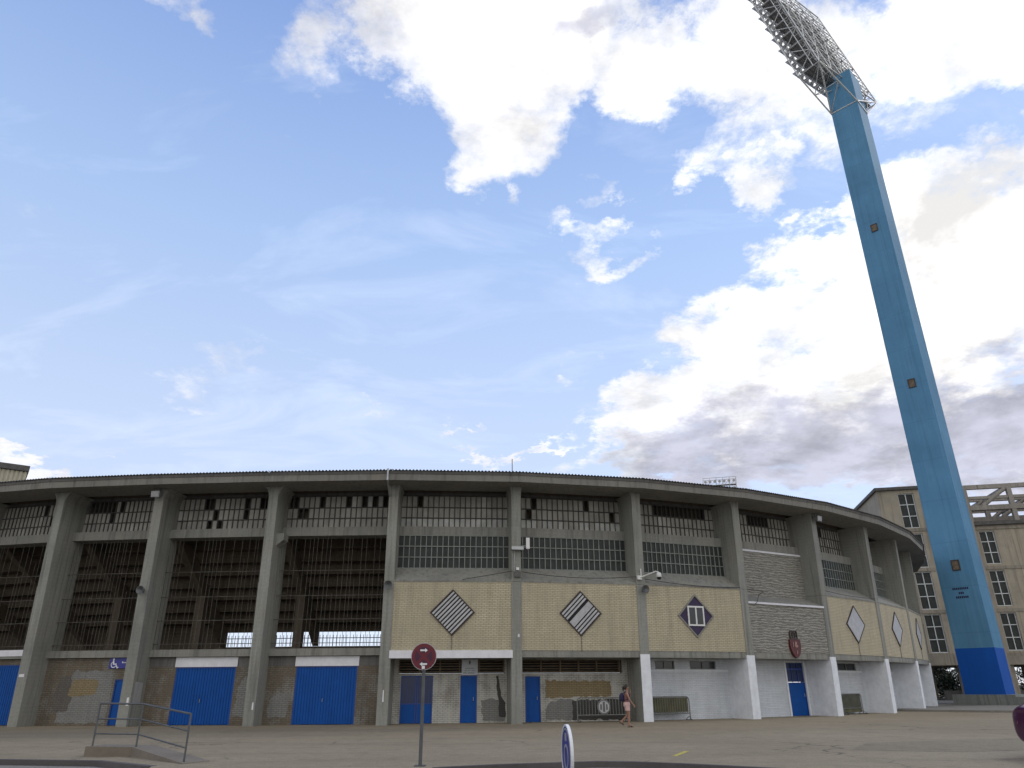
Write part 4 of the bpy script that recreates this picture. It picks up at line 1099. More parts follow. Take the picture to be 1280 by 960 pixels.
# ------------------------------------------------------------------ trees behind the undercroft
def tree(label, x, y, H, rad, seed):
    rnd = random.Random(seed)
    t = thing('tree', label, 'tree', (x, y, 0), 'trees behind the stand building')
    mb = MB(); p = Vector((x, y, 0)); q = p
    hts = H * 0.18
    for k in range(5):
        nq = Vector((x + rnd.uniform(-.15, .15), y + rnd.uniform(-.15, .15), hts * (k + 1) / 5)); mb.tube(q, nq, 0.22 * (1 - k * 0.12), 7, r2=0.22 * (1 - (k + 1) * 0.12)); q = nq
    ends = []
    for k in range(8):
        a = rnd.uniform(0, 6.28); e = q + Vector((math.cos(a) * rad * rnd.uniform(.4, .8), math.sin(a) * rad * rnd.uniform(.4, .8), rnd.uniform(-0.12, 0.5) * H)); s0 = p.lerp(q, rnd.uniform(.55, 1)); mb.tube(s0, e, 0.08, 5, r2=0.025); ends.append(e)
    build('trunk', mb, M['bark'], t)
    mb = MB()
    cl = [(e + Vector((rnd.uniform(-.6, .6), rnd.uniform(-.6, .6), rnd.uniform(-1.2, .5))), rnd.uniform(.8, 1.6)) for e in ends for _ in range(5)]
    for c, rr in cl:
        for _ in range(170):
            d = Vector((rnd.gauss(0, 1), rnd.gauss(0, 1), rnd.gauss(0, .8))); d = d.normalized() * rr * rnd.random() ** 0.4
            pz = c + d; s = rnd.uniform(.09, .17)
            a = Vector((rnd.uniform(-1, 1), rnd.uniform(-1, 1), rnd.uniform(-1, 1))).normalized(); b = a.orthogonal().normalized()
            mb.add([pz + a * s, pz + b * s * .6, pz - a * s, pz - b * s * .6], [(0, 1, 2, 3)])
    build('crown', mb, M['leaf'], t)
tree('leafy green tree seen under the stand building left of the tower', 50.0, 93.5, 6.5, 3.0, 1)
tree('leafy green tree seen under the stand building at the right picture edge', 60.5, 88.5, 7.0, 3.4, 2)
tree('low bushy tree in the dark gap between the fins and the tower', 46.5, 95.0, 6.5, 2.8, 3)
tree('broad bushy tree half hidden behind the deep blue tower foot', 55.0, 92.0, 7.0, 3.2, 4)

hg = thing('hedge', 'long unclipped dark green hedge seen through the open ground floor of the stand building', 'hedge', (58, 97, 0))
mb = MB(); rnd = random.Random(11); mk = MB()
a, b_ = Vector((42.0, 102.0, 0)), Vector((80.0, 91.0, 0)); dirv = (b_ - a).normalized(); nv = Vector((-dirv.y, dirv.x, 0))
for k in range(40):
    c = a.lerp(b_, k / 39); mk.tube(c, c + Vector((rnd.uniform(-.3, .3), rnd.uniform(-.3, .3), 2.2)), 0.05, 5, r2=0.02)
for k in range(15000):
    t_ = rnd.random(); top = 3.3 + 0.9 * math.sin(t_ * 17) * math.sin(t_ * 41 + 1)
    z = top * rnd.random() ** 0.8; pz = a.lerp(b_, t_) + nv * rnd.gauss(0, 0.45) + Vector((0, 0, max(0.05, z))); q = rnd.uniform(.09, .2)
    u_ = Vector((rnd.uniform(-1, 1), rnd.uniform(-1, 1), rnd.uniform(-1, 1))).normalized(); w_ = u_.orthogonal().normalized()
    mb.add([pz + u_ * q, pz + w_ * q * .6, pz - u_ * q, pz - w_ * q * .6], [(0, 1, 2, 3)])
build('foliage', mb, M['leaf'], hg); build('stems', mk, M['bark'], hg)

# ------------------------------------------------------------------ cars
def car(label, x, y, z, rz, paint, Lc=4.1, Wc=1.72):
    t = thing('parked_car', label, 'car', (x, y, z))
    fr = frame(x, y, z, rz)            # nose towards -u
    st = [  # u, half width, z bottom, z shoulder, z top, half width top
        (0.0, 0.50, 0.34, 0.55, 0.60, 0.45), (0.06, 0.66, 0.24, 0.62, 0.70, 0.58), (0.25, 0.78, 0.2, 0.70, 0.80, 0.66), (0.6, 0.84, 0.2, 0.78, 0.89, 0.70),
        (1.1, 0.86, 0.2, 0.86, 0.98, 0.72), (1.75, 0.86, 0.2, 0.92, 1.40, 0.60), (2.1, 0.86, 0.2, 0.94, 1.47, 0.60), (2.9, 0.86, 0.2, 0.96, 1.46, 0.59),
        (3.4, 0.85, 0.22, 0.97, 1.36, 0.57), (3.8, 0.84, 0.24, 0.99, 1.2, 0.6), (4.02, 0.82, 0.24, 0.98, 1.1, 0.62), (4.1, 0.76, 0.28, 0.9, 1.02, 0.58)]
    mb = MB(); rings = []
    for (u, w, zb, zs, zt, wt) in st:
        rings.append([(u, -w * 0.92, zb), (u, -w, (zb + zs) / 2), (u, -w * 0.97, zs), (u, -wt, zt - 0.02), (u, -wt * 0.5, zt + 0.015), (u, wt * 0.5, zt + 0.015), (u, wt, zt - 0.02), (u, w * 0.97, zs), (u, w, (zb + zs) / 2), (u, w * 0.92, zb)])
    n = len(rings[0]); v = [fr(*p) for r in rings for p in r]; F = []
    for i in range(len(rings) - 1):
        for j in range(n): F.append((i * n + j, i * n + (j + 1) % n, (i + 1) * n + (j + 1) % n, (i + 1) * n + j))
    F += [tuple(range(n)), tuple(range((len(rings) - 1) * n, len(rings) * n))]
    mb.add(v, F, 0, smooth=True)
    body = build('body', mb, paint, t)
    ss = body.modifiers.new('sub', 'SUBSURF'); ss.levels = 2; ss.render_levels = 2
    for sg in (-1, 1):
        g = MB()
        g.prism(fr, [(1.45, 1.0), (1.85, 1.36), (2.55, 1.40), (2.55, 1.0)], 'o', sg * 0.70, sg * 0.83); g.prism(fr, [(2.63, 1.0), (2.63, 1.40), (3.3, 1.33), (3.62, 1.05)], 'o', sg * 0.70, sg * 0.83)
        build('side_window', g, M['dark_glass'], t)
        h = MB(); h.hexa(fr, [(0.1, sg * 0.45, 0.55), (0.3, sg * 0.45, 0.6), (0.16, sg * 0.74, 0.58), (0.5, sg * 0.8, 0.64), (0.12, sg * 0.45, 0.68), (0.32, sg * 0.45, 0.76), (0.2, sg * 0.72, 0.72), (0.55, sg * 0.77, 0.78)])
        build('headlight', h, M['lamp_glass'], t)
        h = MB(); h.hexa(fr, [(3.93, sg * 0.6, 0.72), (4.095, sg * 0.5, 0.72), (3.8, sg * 0.835, 0.74), (4.05, sg * 0.745, 0.74), (3.93, sg * 0.58, 0.9), (4.075, sg * 0.5, 0.9), (3.8, sg * 0.80, 0.9), (4.03, sg * 0.72, 0.9)]); build('tail_light', h, M['tail'], t)
        for u in (0.72, 3.28):
            fx = lambda a, b, c, u=u, sg=sg: fr(u + a, sg * 0.68 + sg * c, 0.31 + b)
            w = MB(); w.lathe([(0.19, 0.0), (0.29, 0.0), (0.31, 0.03), (0.31, 0.17), (0.29, 0.2), (0.19, 0.2)], fx, 24); ty = build('wheel', w, M['tyre'], t)
            w = MB(); w.lathe([(0.01, 0.17), (0.06, 0.185), (0.17, 0.175), (0.19, 0.2), (0.2, 0.1)], fx, 24); build('rim', w, M['galv'], ty)
    g = MB(); g.hexa(fr, [(1.18, -0.62, 1.03), (1.18, 0.62, 1.03), (1.24, -0.62, 1.0), (1.24, 0.62, 1.0), (1.72, -0.54, 1.40), (1.72, 0.54, 1.40), (1.8, -0.54, 1.37), (1.8, 0.54, 1.37)]); build('windscreen', g, M['dark_glass'], t)
    g = MB(); g.box(fr, -0.03, 0.03, -0.26, 0.26, 0.36, 0.47); build('number_plate', g, M['sign_white'], t)
    return t
car('plum purple car cut off by the right picture edge', 16.06, 18.2, 0.0, R(176), M['car_purple'])
car('dark car parked in shade beside the tower plinth', 31.5, 67.5, 0.12, R(20), M['car_dark'])

# ------------------------------------------------------------------ street signs
sx, sy = -2.09, 17.95
fr = frame(sx, sy, 0, R(-2))
t = thing('no_stopping_sign', 'dark red round no stopping sign with two white arrows on a grey post', 'road sign', (sx, sy, 0))
mb = MB(); mb.tube((sx, sy, 0.0), (sx, sy, 2.3), 0.04, 12); mb.box(fr, -0.12, 0.12, -0.12, 0.12, 0.0, 0.02); build('post', mb, M['galv_dark'], t)
mb = MB(); cz = 2.27; mb.disc(fr, 0.285, -0.085, -0.06, 40, 0, 0, cz); pl_ = build('plate', mb, M['sign_red'], t)
mb = MB(); mb.ring(fr, 0.2855, 0.297, -0.083, -0.055, 40, 0, 0, cz); build('rim', mb, M['louvre'], pl_)  # pale ring added for the highlight on the plate edge
mb = MB()
for k in range(4):                   # the four blue quarters between the red cross bars, coloured dark as if backlit
    a0 = R(90 * k + 9); a1 = R(90 * k + 81)
    a0 -= R(45); a1 -= R(45)
    pts = [(0.06 * math.cos((a0 + a1) / 2), cz + 0.06 * math.sin((a0 + a1) / 2))] + [(0.205 * math.cos(a0 + (a1 - a0) * q / 8), cz + 0.205 * math.sin(a0 + (a1 - a0) * q / 8)) for q in range(9)]
    mb.prism(fr, pts, 'o', -0.091, -0.086)
build('symbol', mb, M['sign_wine'], pl_)
for zc, sg in ((cz + 0.135, 1), (cz - 0.165, -1)):
    mb = MB(); mb.prism(fr, [(-0.085 * sg, zc - 0.018), (0.03 * sg, zc - 0.018), (0.03 * sg, zc - 0.045), (0.09 * sg, zc), (0.03 * sg, zc + 0.045), (0.03 * sg, zc + 0.018), (-0.085 * sg, zc + 0.018)], 'o', -0.097, -0.0915)
    build('arrow', mb, M['sign_white'], pl_)
mb = MB(); mb.box(fr, -0.035, 0.035, -0.099, -0.0915, cz - 0.27, cz - 0.2); build('sticker', mb, M['sign_white'], pl_)

sx, sy = 0.61, 9.0
fr = frame(sx, sy, -0.13, R(-83.5))
t = thing('blue_road_sign', 'blue round road sign turned almost edge on, on a short post', 'road sign', (sx, sy, -0.13))
cz = 0.91 + 0.13; rr = 0.30
mb = MB(); mb.disc(fr, rr - 0.02, -0.03, -0.012, 40, 0, 0, cz); pl_ = build('plate', mb, M['sign_blue'], t)
mb = MB(); mb.ring(fr, rr - 0.021, rr, -0.036, -0.002, 40, 0, 0, cz); build('rim', mb, M['sign_white'], pl_)
mb = MB(); mb.ring(fr, rr - 0.055, rr - 0.038, -0.036, -0.031, 40, 0, 0, cz)
mb.ring(fr, 0.10, 0.13, -0.036, -0.031, 30, 0, 0, cz - 0.03); mb.box(fr, -0.05, 0.05, -0.036, -0.031, cz + 0.13, cz + 0.21)
build('symbol', mb, M['louvre'], pl_)
mb = MB(); mb.disc(fr, rr - 0.022, -0.011, -0.003, 40, 0, 0, cz); build('backing', mb, M['galv'], pl_)
mb = MB(); mb.tube((*fr(0, 0.02, 0)[:2], -0.13), (*fr(0, 0.02, 0)[:2], 0.95), 0.03, 10); build('post', mb, M['galv_dark'], t)

# ------------------------------------------------------------------ ramp and handrail
mb = MB()
A = [(-11.2, 20.95), (-9.95, 20.9), (-7.7, 18.75)]; Bk = [(-11.15, 21.75), (-9.7, 21.65), (-7.35, 19.45)]
zt = [0.24, 0.22, 0.02]; 
for i in range(2):
    mb.hexa(ident, [(*A[i], -0.3), (*A[i + 1], -0.3), (*Bk[i], -0.3), (*Bk[i + 1], -0.3), (*A[i], zt[i]), (*A[i + 1], zt[i + 1]), (*Bk[i], zt[i]), (*Bk[i + 1], zt[i + 1])])
tag(build('access_ramp', mb, M['ramp']), 'low brown concrete ramp sloping down to the right beside the kerb', 'ramp')
hr = thing('handrail', 'three bar grey steel handrail standing on the low concrete ramp', 'handrail', (-9.5, 20.4, 0.2))
pp = [(-11.1, 21.1, 0.235), (-9.9, 21.0, 0.215), (-7.75, 18.95, 0.025)]
for p in pp:
    mb = MB(); mb.tube(p, (p[0], p[1], p[2] + 1.03), 0.024, 8); build('post', mb, M['galv_dark'], hr)
mb = MB()
for hh, r in ((1.03, 0.024), (0.66, 0.018), (0.3, 0.018)):
    q = [Vector(p) + Vector((0, 0, hh)) for p in pp]; mb.path(q, r, 8)
build('rail', mb, M['galv_dark'], hr)

# ------------------------------------------------------------------ the walking woman
px, py = 4.84, 33.87
def skin_mesh(name, verts, edges, radii, material, parent, root=0, sub=2):
    me = D.meshes.new(name); me.from_pydata(verts, edges, [])
    o = D.objects.new(name, me); COL.objects.link(o)
    sk = o.modifiers.new('skin', 'SKIN'); sk.use_smooth_shade = True
    lay = me.skin_vertices[0] if me.skin_vertices else None
    if lay is None:
        bm = bmesh.new(); bm.from_mesh(me); bm.verts.layers.skin.verify(); bm.to_mesh(me); bm.free(); lay = me.skin_vertices[0]
    for i, r in enumerate(radii):
        lay.data[i].radius = (r, r) if isinstance(r, (int, float)) else r
        lay.data[i].use_root = (i == root)
    ss = o.modifiers.new('sub', 'SUBSURF'); ss.levels = sub; ss.render_levels = sub
    bpy.context.view_layer.update()
    ev = o.evaluated_get(bpy.context.evaluated_depsgraph_get())
    nm = D.meshes.new_from_object(ev); nm.materials.clear(); nm.materials.append(material)
    for p in nm.polygons: p.use_smooth = True
    o.modifiers.clear(); o.data = nm; D.meshes.remove(me)
    if parent: o.parent = parent
    WO[o.name] = Vector((0, 0, 0))
    return o
woman = thing('person', 'woman walking right in a mauve top and pale pink shorts, dark hair tied back', 'person', (px, py, 0))
V = []; E = []; RD = []
def addv(p, r, par=None):
    V.append(p); RD.append(r)
    if par is not None: E.append((par, len(V) - 1))
    return len(V) - 1
pel = addv((0, 0, 0.90), (0.135, 0.105)); sp1 = addv((0.0, 0, 1.05), (0.115, 0.09), pel); ch = addv((0.02, 0, 1.24), (0.135, 0.10), sp1); nk0 = addv((0.02, 0, 1.38), (0.065, 0.06), ch)
nk = addv((0.035, 0, 1.44), 0.047, nk0); hd0 = addv((0.055, 0, 1.53), (0.085, 0.075), nk); hd1 = addv((0.055, 0, 1.60), (0.082, 0.073), hd0); addv((0.045, 0, 1.645), (0.05, 0.05), hd1)
def leg(y, kn, an, toe, heel):
    h = addv((0.0, y, 0.83), 0.085, pel); k = addv(kn, 0.055, h); c = addv(((kn[0] * .62 + an[0] * .38), y, (kn[2] * .62 + an[2] * .38)), 0.053, k); a = addv(an, 0.033, c); addv(toe, (0.028, 0.035), a); addv(heel, 0.03, a)
leg(-0.085, (0.06, -0.085, 0.47), (0.03, -0.085, 0.085), (0.2, -0.085, 0.03), (-0.02, -0.085, 0.04))
leg(0.085, (0.03, 0.085, 0.47), (-0.27, 0.085, 0.2), (-0.17, 0.085, 0.06), (-0.32, 0.085, 0.2))
def arm(y, el, wr, hand, fdir):
    s = addv((0.01, y, 1.335), 0.055, ch); u = addv(el, 0.036, s); w = addv(wr, 0.024, u); hnd = addv(hand, (0.03, 0.022), w)
    f = Vector(fdir).normalized(); sd = f.cross(Vector((0, 1, 0))).normalized()
    for k in range(4):
        b = Vector(hand) + f * 0.03 + sd * (0.013 * (k - 1.5)); ln = (0.06, 0.075, 0.07, 0.055)[k]
        q = addv(tuple(b + f * ln * .5), 0.0085, hnd); addv(tuple(b + f * ln + Vector((0.012, 0, 0.004))), 0.0075, q)
    tq = addv(tuple(Vector(hand) + sd * 0.035 + f * 0.01), 0.009, hnd); addv(tuple(Vector(hand) + sd * 0.05 + f * 0.04), 0.008, tq)
arm(-0.175, (0.10, -0.215, 1.08), (0.24, -0.2, 0.9), (0.275, -0.2, 0.85), (0.4, 0, -1))
arm(0.175, (0.12, 0.2, 1.12), (0.22, 0.1, 1.3), (0.2, 0.08, 1.37), (-0.1, 0, 1))
body = skin_mesh('body', V, E, RD, M['skin'], woman, 0, 2)
# face: nose, brow and lips, ears joined to the same mesh
bm = bmesh.new(); bm.from_mesh(body.data)
def blob(c, r, s):
    g = bmesh.ops.create_icosphere(bm, subdivisions=2, radius=r)
    for v in g['verts']: v.co = Vector((v.co.x * s[0], v.co.y * s[1], v.co.z * s[2])) + Vector(c)
blob((0.143, 0, 1.545), 0.016, (1.2, .8, 1.3)); blob((0.132, 0, 1.505), 0.016, (.8, 1.4, .5)); blob((0.05, -0.082, 1.55), 0.022, (.8, .4, 1.3)); blob((0.05, 0.082, 1.55), 0.022, (.8, .4, 1.3)); blob((0.11, 0, 1.475), 0.025, (1, 1, .8))
for f in bm.faces: f.smooth = True
bm.to_mesh(body.data); bm.free()
def sub_obj(name, mb, m, parent, sm=True):
    o = build(name, mb, m, None, origin=(0, 0, 0)); o.parent = parent; o.location = (0, 0, 0)
    return o
def loft(mb, rings, seg=20):
    pts = []
    for (cx, cy, z, rx, ry) in rings:
        for i in range(seg):
            a = 2 * math.pi * i / seg; pts.append((cx + rx * math.cos(a), cy + ry * math.sin(a), z))
    F = [(j * seg + i, j * seg + (i + 1) % seg, (j + 1) * seg + (i + 1) % seg, (j + 1) * seg + i) for j in range(len(rings) - 1) for i in range(seg)]
    mb.add(pts, F, 0, smooth=True)
mb = MB(); loft(mb, [(0, 0, 0.93, 0.128, 0.165), (0, 0, 1.02, 0.112, 0.145), (0.0, 0, 1.1, 0.108, 0.138), (0.02, 0, 1.2, 0.132, 0.152), (0.025, 0, 1.28, 0.13, 0.16), (0.02, 0, 1.345, 0.09, 0.15), (0.02, 0, 1.375, 0.07, 0.10)]); sub_obj('top', mb, M['top'], woman)
mb = MB(); loft(mb, [(0, 0, 0.98, 0.125, 0.155), (0, 0, 0.9, 0.145, 0.178), (0, 0, 0.82, 0.14, 0.18), (0, 0, 0.77, 0.1, 0.14)])
loft(mb, [(0.01, -0.09, 0.84, 0.105, 0.09), (0.025, -0.09, 0.7, 0.098, 0.088), (0.027, -0.09, 0.64, 0.094, 0.087)]); loft(mb, [(0.0, 0.09, 0.84, 0.105, 0.09), (0.015, 0.09, 0.7, 0.098, 0.088), (0.017, 0.09, 0.64, 0.094, 0.087)])
sub_obj('shorts', mb, M['shorts'], woman)
mb = MB(); loft(mb, [(-0.06, 0, 1.47, 0.03, 0.05), (-0.025, 0, 1.52, 0.075, 0.085), (0.01, 0, 1.57, 0.1, 0.094), (0.03, 0, 1.62, 0.095, 0.088), (0.035, 0, 1.66, 0.065, 0.06), (0.035, 0, 1.675, 0.01, 0.01)])
loft(mb, [(-0.08, 0, 1.60, 0.02, 0.02), (-0.115, 0, 1.57, 0.032, 0.03), (-0.12, 0, 1.5, 0.03, 0.028), (-0.105, 0, 1.4, 0.012, 0.012)]); sub_obj('hair', mb, M['hair'], woman)
mb = MB()
for (x, y, z, a) in ((0.09, -0.085, 0.0, 0), (-0.25, 0.085, 0.06, 0.75)):
    c, s = math.cos(a), math.sin(a)
    f2 = lambda u, o, h, x=x, y=y, z=z, c=c, s=s: (x + u * c + h * s * 0.6, y + o, z - u * s * 0.5 + h + 0.06 * (a > 0))
    mb.prism(f2, [(-0.13, -0.03), (-0.06, -0.036), (0.08, -0.042), (0.13, -0.02), (0.13, 0.02), (0.08, 0.042), (-0.06, 0.036), (-0.13, 0.03)], 'z', 0.0, 0.022)
    mb.prism(f2, [(0.03, -0.045), (0.065, -0.045), (0.065, 0.045), (0.03, 0.045)], 'z', 0.02, 0.068)
sub_obj('sandals', mb, M['black'], woman)
bp = MB(); f0 = lambda u, o, z: (px + u, py + o, z)
loft(bp, [(px - 0.19, py, 1.0, 0.02, 0.06), (px - 0.2, py, 1.03, 0.085, 0.125), (px - 0.205, py, 1.12, 0.105, 0.14), (px - 0.2, py, 1.25, 0.09, 0.13), (px - 0.18, py, 1.33, 0.05, 0.09), (px - 0.17, py, 1.35, 0.01, 0.02)])
for sg in (-1, 1):
    bp.path([(px - 0.13, py + sg * 0.09, 1.32), (px - 0.02, py + sg * 0.115, 1.395), (px + 0.09, py + sg * 0.12, 1.34), (px + 0.14, py + sg * 0.13, 1.22), (px + 0.03, py + sg * 0.165, 1.08), (px - 0.14, py + sg * 0.11, 1.06)], 0.013, 6)
tag(build('backpack', bp, M['navy']), 'small navy backpack on the back of the walking woman', 'backpack')

# ------------------------------------------------------------------ light and sky
SUN_AZ, SUN_EL = R(62), R(40)
sl = D.lights.new('sun', 'SUN'); so = D.objects.new('sun', sl); COL.objects.link(so)
sl.energy = 0.7; sl.angle = R(14); sl.color = (1.0, 0.95, 0.87)
sd = Vector((math.sin(SUN_AZ) * math.cos(SUN_EL), math.cos(SUN_AZ) * math.cos(SUN_EL), math.sin(SUN_EL)))
so.rotation_euler = sd.to_track_quat('Z', 'Y').to_euler(); so.location = (60, 60, 90)
W = D.worlds.new('World'); SC.world = W; W.use_nodes = True
nt = W.node_tree; nt.nodes.clear()
out = N(nt, 'ShaderNodeOutputWorld'); bg = N(nt, 'ShaderNodeBackground'); L(nt, bg.outputs[0], out.inputs[0])
sky = N(nt, 'ShaderNodeTexSky'); sky.sky_type = 'NISHITA'; sky.sun_disc = False
sky.sun_elevation = SUN_EL; sky.sun_rotation = SUN_AZ; sky.air_density = 1.0; sky.dust_density = 0.4; sky.ozone_density = 2.5; sky.altitude = 200
bg.inputs['Strength'].default_value = 0.13
tc = N(nt, 'ShaderNodeTexCoord'); d = tc.outputs['Generated']
nrm = N(nt, 'ShaderNodeVectorMath', operation='NORMALIZE'); L(nt, d, nrm.inputs[0]); d = nrm.outputs[0]
sp = N(nt, 'ShaderNodeSeparateXYZ'); L(nt, d, sp.inputs[0])
az = mth(nt, 'ARCTAN2', sp.outputs[0], sp.outputs[1]); el = mth(nt, 'ARCSINE', sp.outputs[2])
cb = N(nt, 'ShaderNodeCombineXYZ'); L(nt, az, cb.inputs[0]); L(nt, el, cb.inputs[1])
ae = cb.outputs[0]
# noise on a flat cloud deck seen in perspective
zz = mth(nt, 'ADD', sp.outputs[2], 0.22)
dv = N(nt, 'ShaderNodeCombineXYZ'); L(nt, mth(nt, 'DIVIDE', sp.outputs[0], zz), dv.inputs[0]); L(nt, mth(nt, 'DIVIDE', sp.outputs[1], zz), dv.inputs[1]); dv.inputs[2].default_value = 3.7
wn = N(nt, 'ShaderNodeTexNoise'); wn.inputs['Scale'].default_value = 4.2; wn.inputs['Detail'].default_value = 9; wn.inputs['Roughness'].default_value = 0.62
L(nt, dv.outputs[0], wn.inputs['Vector'])
wv = N(nt, 'ShaderNodeVectorMath', operation='SUBTRACT'); L(nt, wn.outputs['Color'], wv.inputs[0]); wv.inputs[1].default_value = (0.5, 0.5, 0.5)
wa = N(nt, 'ShaderNodeVectorMath', operation='MULTIPLY_ADD'); L(nt, wv.outputs[0], wa.inputs[0]); wa.inputs[1].default_value = (0.42, 0.30, 0.0); L(nt, ae, wa.inputs[2])
ae = wa.outputs[0]                        # billows: the banks' outlines are broken up by turbulence
# cloud banks: azimuth, elevation, half widths (degrees), tilt, weight
CLOUDS = [(-8.1, 49.7, 12.8, 7.0, 1.0, 0), (-3.1, 44.1, 9.0, 6.3, 0.9, -30), (5.5, 49.3, 16.1, 6.1, 1, 0), (13.5, 45.5, 7.6, 4.7, 0.85, 0), (25.3, 45.4, 13.3, 5.9, 0.9, 0), (28.4, 40.9, 8.3, 5.6, 0.75, 0), (20.7, 36.2, 3.8, 4.2, 0.6, 0), (27.4, 37.3, 6.0, 4.2, 0.55, 0), (22.6, 40.6, 5.6, 3.7, 0.45, 0), (40.0, 41.1, 10.8, 5.3, 0.85, 0), (40.6, 33.5, 4.6, 1.9, 0.6, 0), (34.4, 36.9, 5.0, 3.0, 0.42, 0), (38.0, 28.5, 10.9, 6.5, 1.1, 0), (28.3, 27.2, 10.8, 5.6, 1.0, 0), (19.9, 25.8, 8.2, 3.6, 0.75, -10), (32.3, 22.8, 13.2, 7.0, 1.1, 0), (14.1, 20.9, 8.3, 4.0, 0.75, 0), (22.5, 22.4, 9.5, 4.1, 0.8, 0), (25.7, 17.1, 16.2, 5.7, 1.1, 0), (35.7, 14.4, 8.3, 6.6, 1.1, 0), (12.3, 16.1, 9.4, 3.4, 0.9, 0), (9.1, 34.2, 5.7, 1.5, 0.52, 4), (-0.5, 36.3, 2.2, 1.3, 0.4, 30), (9.2, 37.6, 2.1, 0.9, 0.27, 0), (-10.1, 20.2, 2.5, 0.9, 0.46, 0), (1.0, 18.3, 6.0, 0.8, 0.45, 6), (-3.7, 18.5, 1.5, 0.8, 0.42, -20), (-34.4, 13.3, 3.6, 1.7, 0.8, 0), (-32.7, 45.4, 3.5, 3.2, 0.55, 0), (-24.6, 22.6, 4.6, 2.3, 0.24, 0), (-20.1, 46.7, 3.8, 5.0, 0.42, 0), (2.8, 23.5, 2.8, 1.1, 0.36, 0)]
GREYS = [(19.5, 14.9, 18.8, 4.7, 1.2, 0), (35.5, 15.5, 11.6, 6.1, 1.3, 0), (26.1, 16.8, 12.9, 4.0, 1.0, 0), (29.6, 10.4, 14.5, 4.2, 1.2, 0), (10.8, 50.2, 6.0, 1.5, 0.8, 0), (38.6, 40.7, 7.9, 3.6, 0.35, 0), (30.3, 38.2, 3.6, 3.1, 0.3, 0), (40.0, 34.8, 3.8, 2.8, 0.3, 0)]
def blobs(lst):
    acc = None
    for (a, e, ra, re_, w, tl) in lst:
        mp = N(nt, 'ShaderNodeMapping'); mp.vector_type = 'TEXTURE'
        mp.inputs['Location'].default_value = (R(a), R(e), 0); mp.inputs['Rotation'].default_value = (0, 0, R(tl)); mp.inputs['Scale'].default_value = (R(ra), R(re_), 1)
        L(nt, ae, mp.inputs['Vector'])
        dt = N(nt, 'ShaderNodeVectorMath', operation='DOT_PRODUCT'); L(nt, mp.outputs[0], dt.inputs[0]); L(nt, mp.outputs[0], dt.inputs[1])
        q = mth(nt, 'MULTIPLY', mth(nt, 'SUBTRACT', 1.0, dt.outputs['Value'], clamp=True), w)
        acc = q if acc is None else mth(nt, 'MAXIMUM', acc, q)
    return acc
n1 = noise(nt, dv.outputs[0], 3.4, 10, 0.62, 0.2)
n2 = noise(nt, dv.outputs[0], 10.0, 9, 0.68, 0.25)
nn = mth(nt, 'ADD', mth(nt, 'MULTIPLY', n1, 0.5), mth(nt, 'MULTIPLY', n2, 0.5))
bl = blobs(CLOUDS)
amp = mth(nt, 'MULTIPLY_ADD', mth(nt, 'MULTIPLY', bl, 2.5, clamp=True), 1.0, 1.5)
dens = mth(nt, 'ADD', bl, mth(nt, 'MULTIPLY', mth(nt, 'SUBTRACT', nn, 0.5), amp))
alpha = ramp(nt, mth(nt, 'MULTIPLY', dens, 0.7), [(0.12, 0.0), (0.22, 0.25), (0.34, 0.72), (0.56, 1.0)])
wisp = ramp(nt, noise(nt, scaled(nt, dv.outputs[0], (1.0, 2.2, 1)), 2.1, 8, 0.62, 0.6), [(0.52, 0.0), (0.80, 0.25)])
CW = 9.0
skc = mixc(nt, 1.0, sky.outputs[0], (0.95, 0.96, 1.14), 'MULTIPLY')
air = ramp(nt, el, [(0.0, (0.74, 0.80, 0.93)), (0.30, (0.60, 0.71, 0.91)), (0.58, (0.42, 0.58, 0.87)), (0.95, (0.20, 0.33, 0.69))])
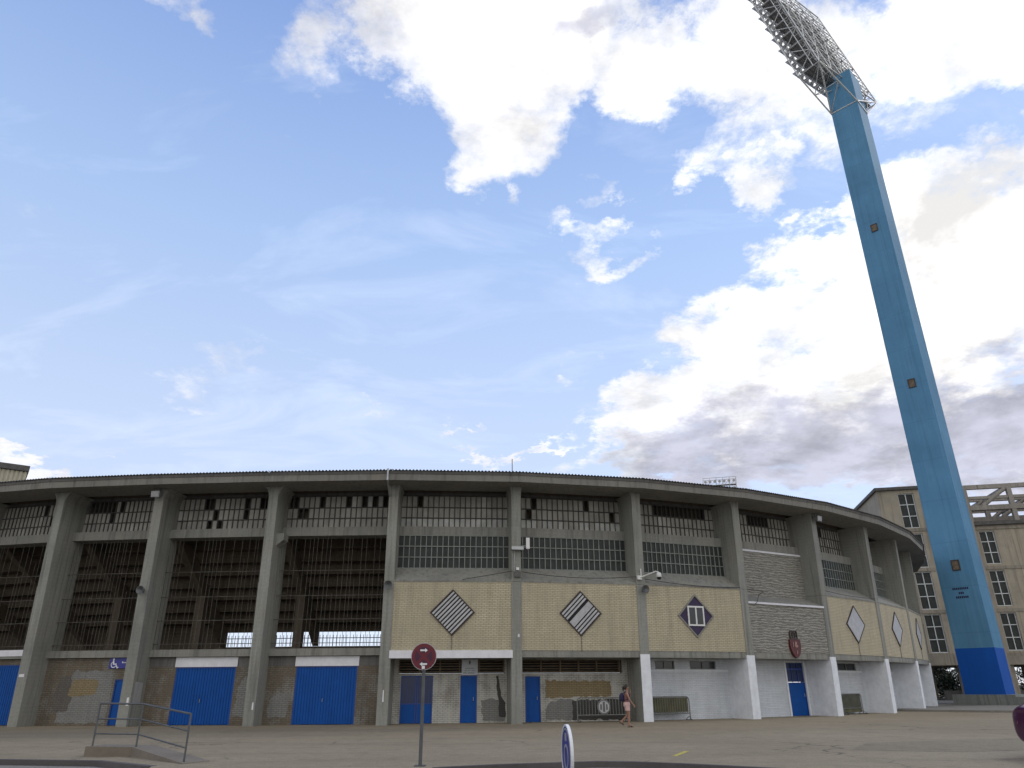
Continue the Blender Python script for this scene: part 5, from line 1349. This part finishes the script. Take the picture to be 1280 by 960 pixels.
air = mixc(nt, 1.0, air, (CW * 0.8, CW * 0.8, CW * 0.8), 'MULTIPLY')
skc = mixc(nt, 0.78, skc, air)           # humid air whitens Nishita's clear blue
skc = mixc(nt, wisp, skc, (CW * 0.85, CW * 0.9, CW * 1.0))
grey = mth(nt, 'ADD', blobs(GREYS), mth(nt, 'MULTIPLY', mth(nt, 'SUBTRACT', n1, 0.5), 1.0))
gm = ramp(nt, grey, [(0.12, 0.0), (0.95, 1.0)])
sdn = N(nt, 'ShaderNodeVectorMath', operation='DOT_PRODUCT'); L(nt, d, sdn.inputs[0]); sdn.inputs[1].default_value = tuple(sd)
near = ramp(nt, sdn.outputs['Value'], [(0.45, 0.0), (0.85, 1.0)])
cwh = mixc(nt, near, (CW * 0.68, CW * 0.68, CW * 0.72), (CW * 0.92, CW * 0.91, CW * 0.90))
cc = mixc(nt, gm, cwh, (CW * 0.46, CW * 0.47, CW * 0.56))
off = N(nt, 'ShaderNodeVectorMath', operation='ADD'); L(nt, dv.outputs[0], off.inputs[0]); off.inputs[1].default_value = (0.10, 0.05, 0.0)
n3 = noise(nt, off.outputs[0], 3.4, 10, 0.62, 0.2)
rel = mth(nt, 'MULTIPLY_ADD', mth(nt, 'SUBTRACT', n1, n3), 3.0, 0.55)
soft = ramp(nt, rel, [(0.1, 0.66), (0.85, 1.05)])
cc = mixc(nt, 1.0, cc, soft, 'MULTIPLY')
fin = mixc(nt, alpha, skc, cc)
# unseen white overcast added behind the photographer to brighten and neutralise the facade
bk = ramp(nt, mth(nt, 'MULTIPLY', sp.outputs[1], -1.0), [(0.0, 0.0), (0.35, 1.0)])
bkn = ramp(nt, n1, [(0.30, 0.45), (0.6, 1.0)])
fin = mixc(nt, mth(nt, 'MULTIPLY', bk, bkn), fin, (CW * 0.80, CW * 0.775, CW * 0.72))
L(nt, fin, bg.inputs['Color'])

vs = SC.view_settings
vs.view_transform = 'Standard'; vs.look = 'None'; vs.gamma = 1.0; vs.exposure = 0.3; vs.use_curve_mapping = False
SC.cycles.max_bounces = 6; SC.cycles.diffuse_bounces = 4
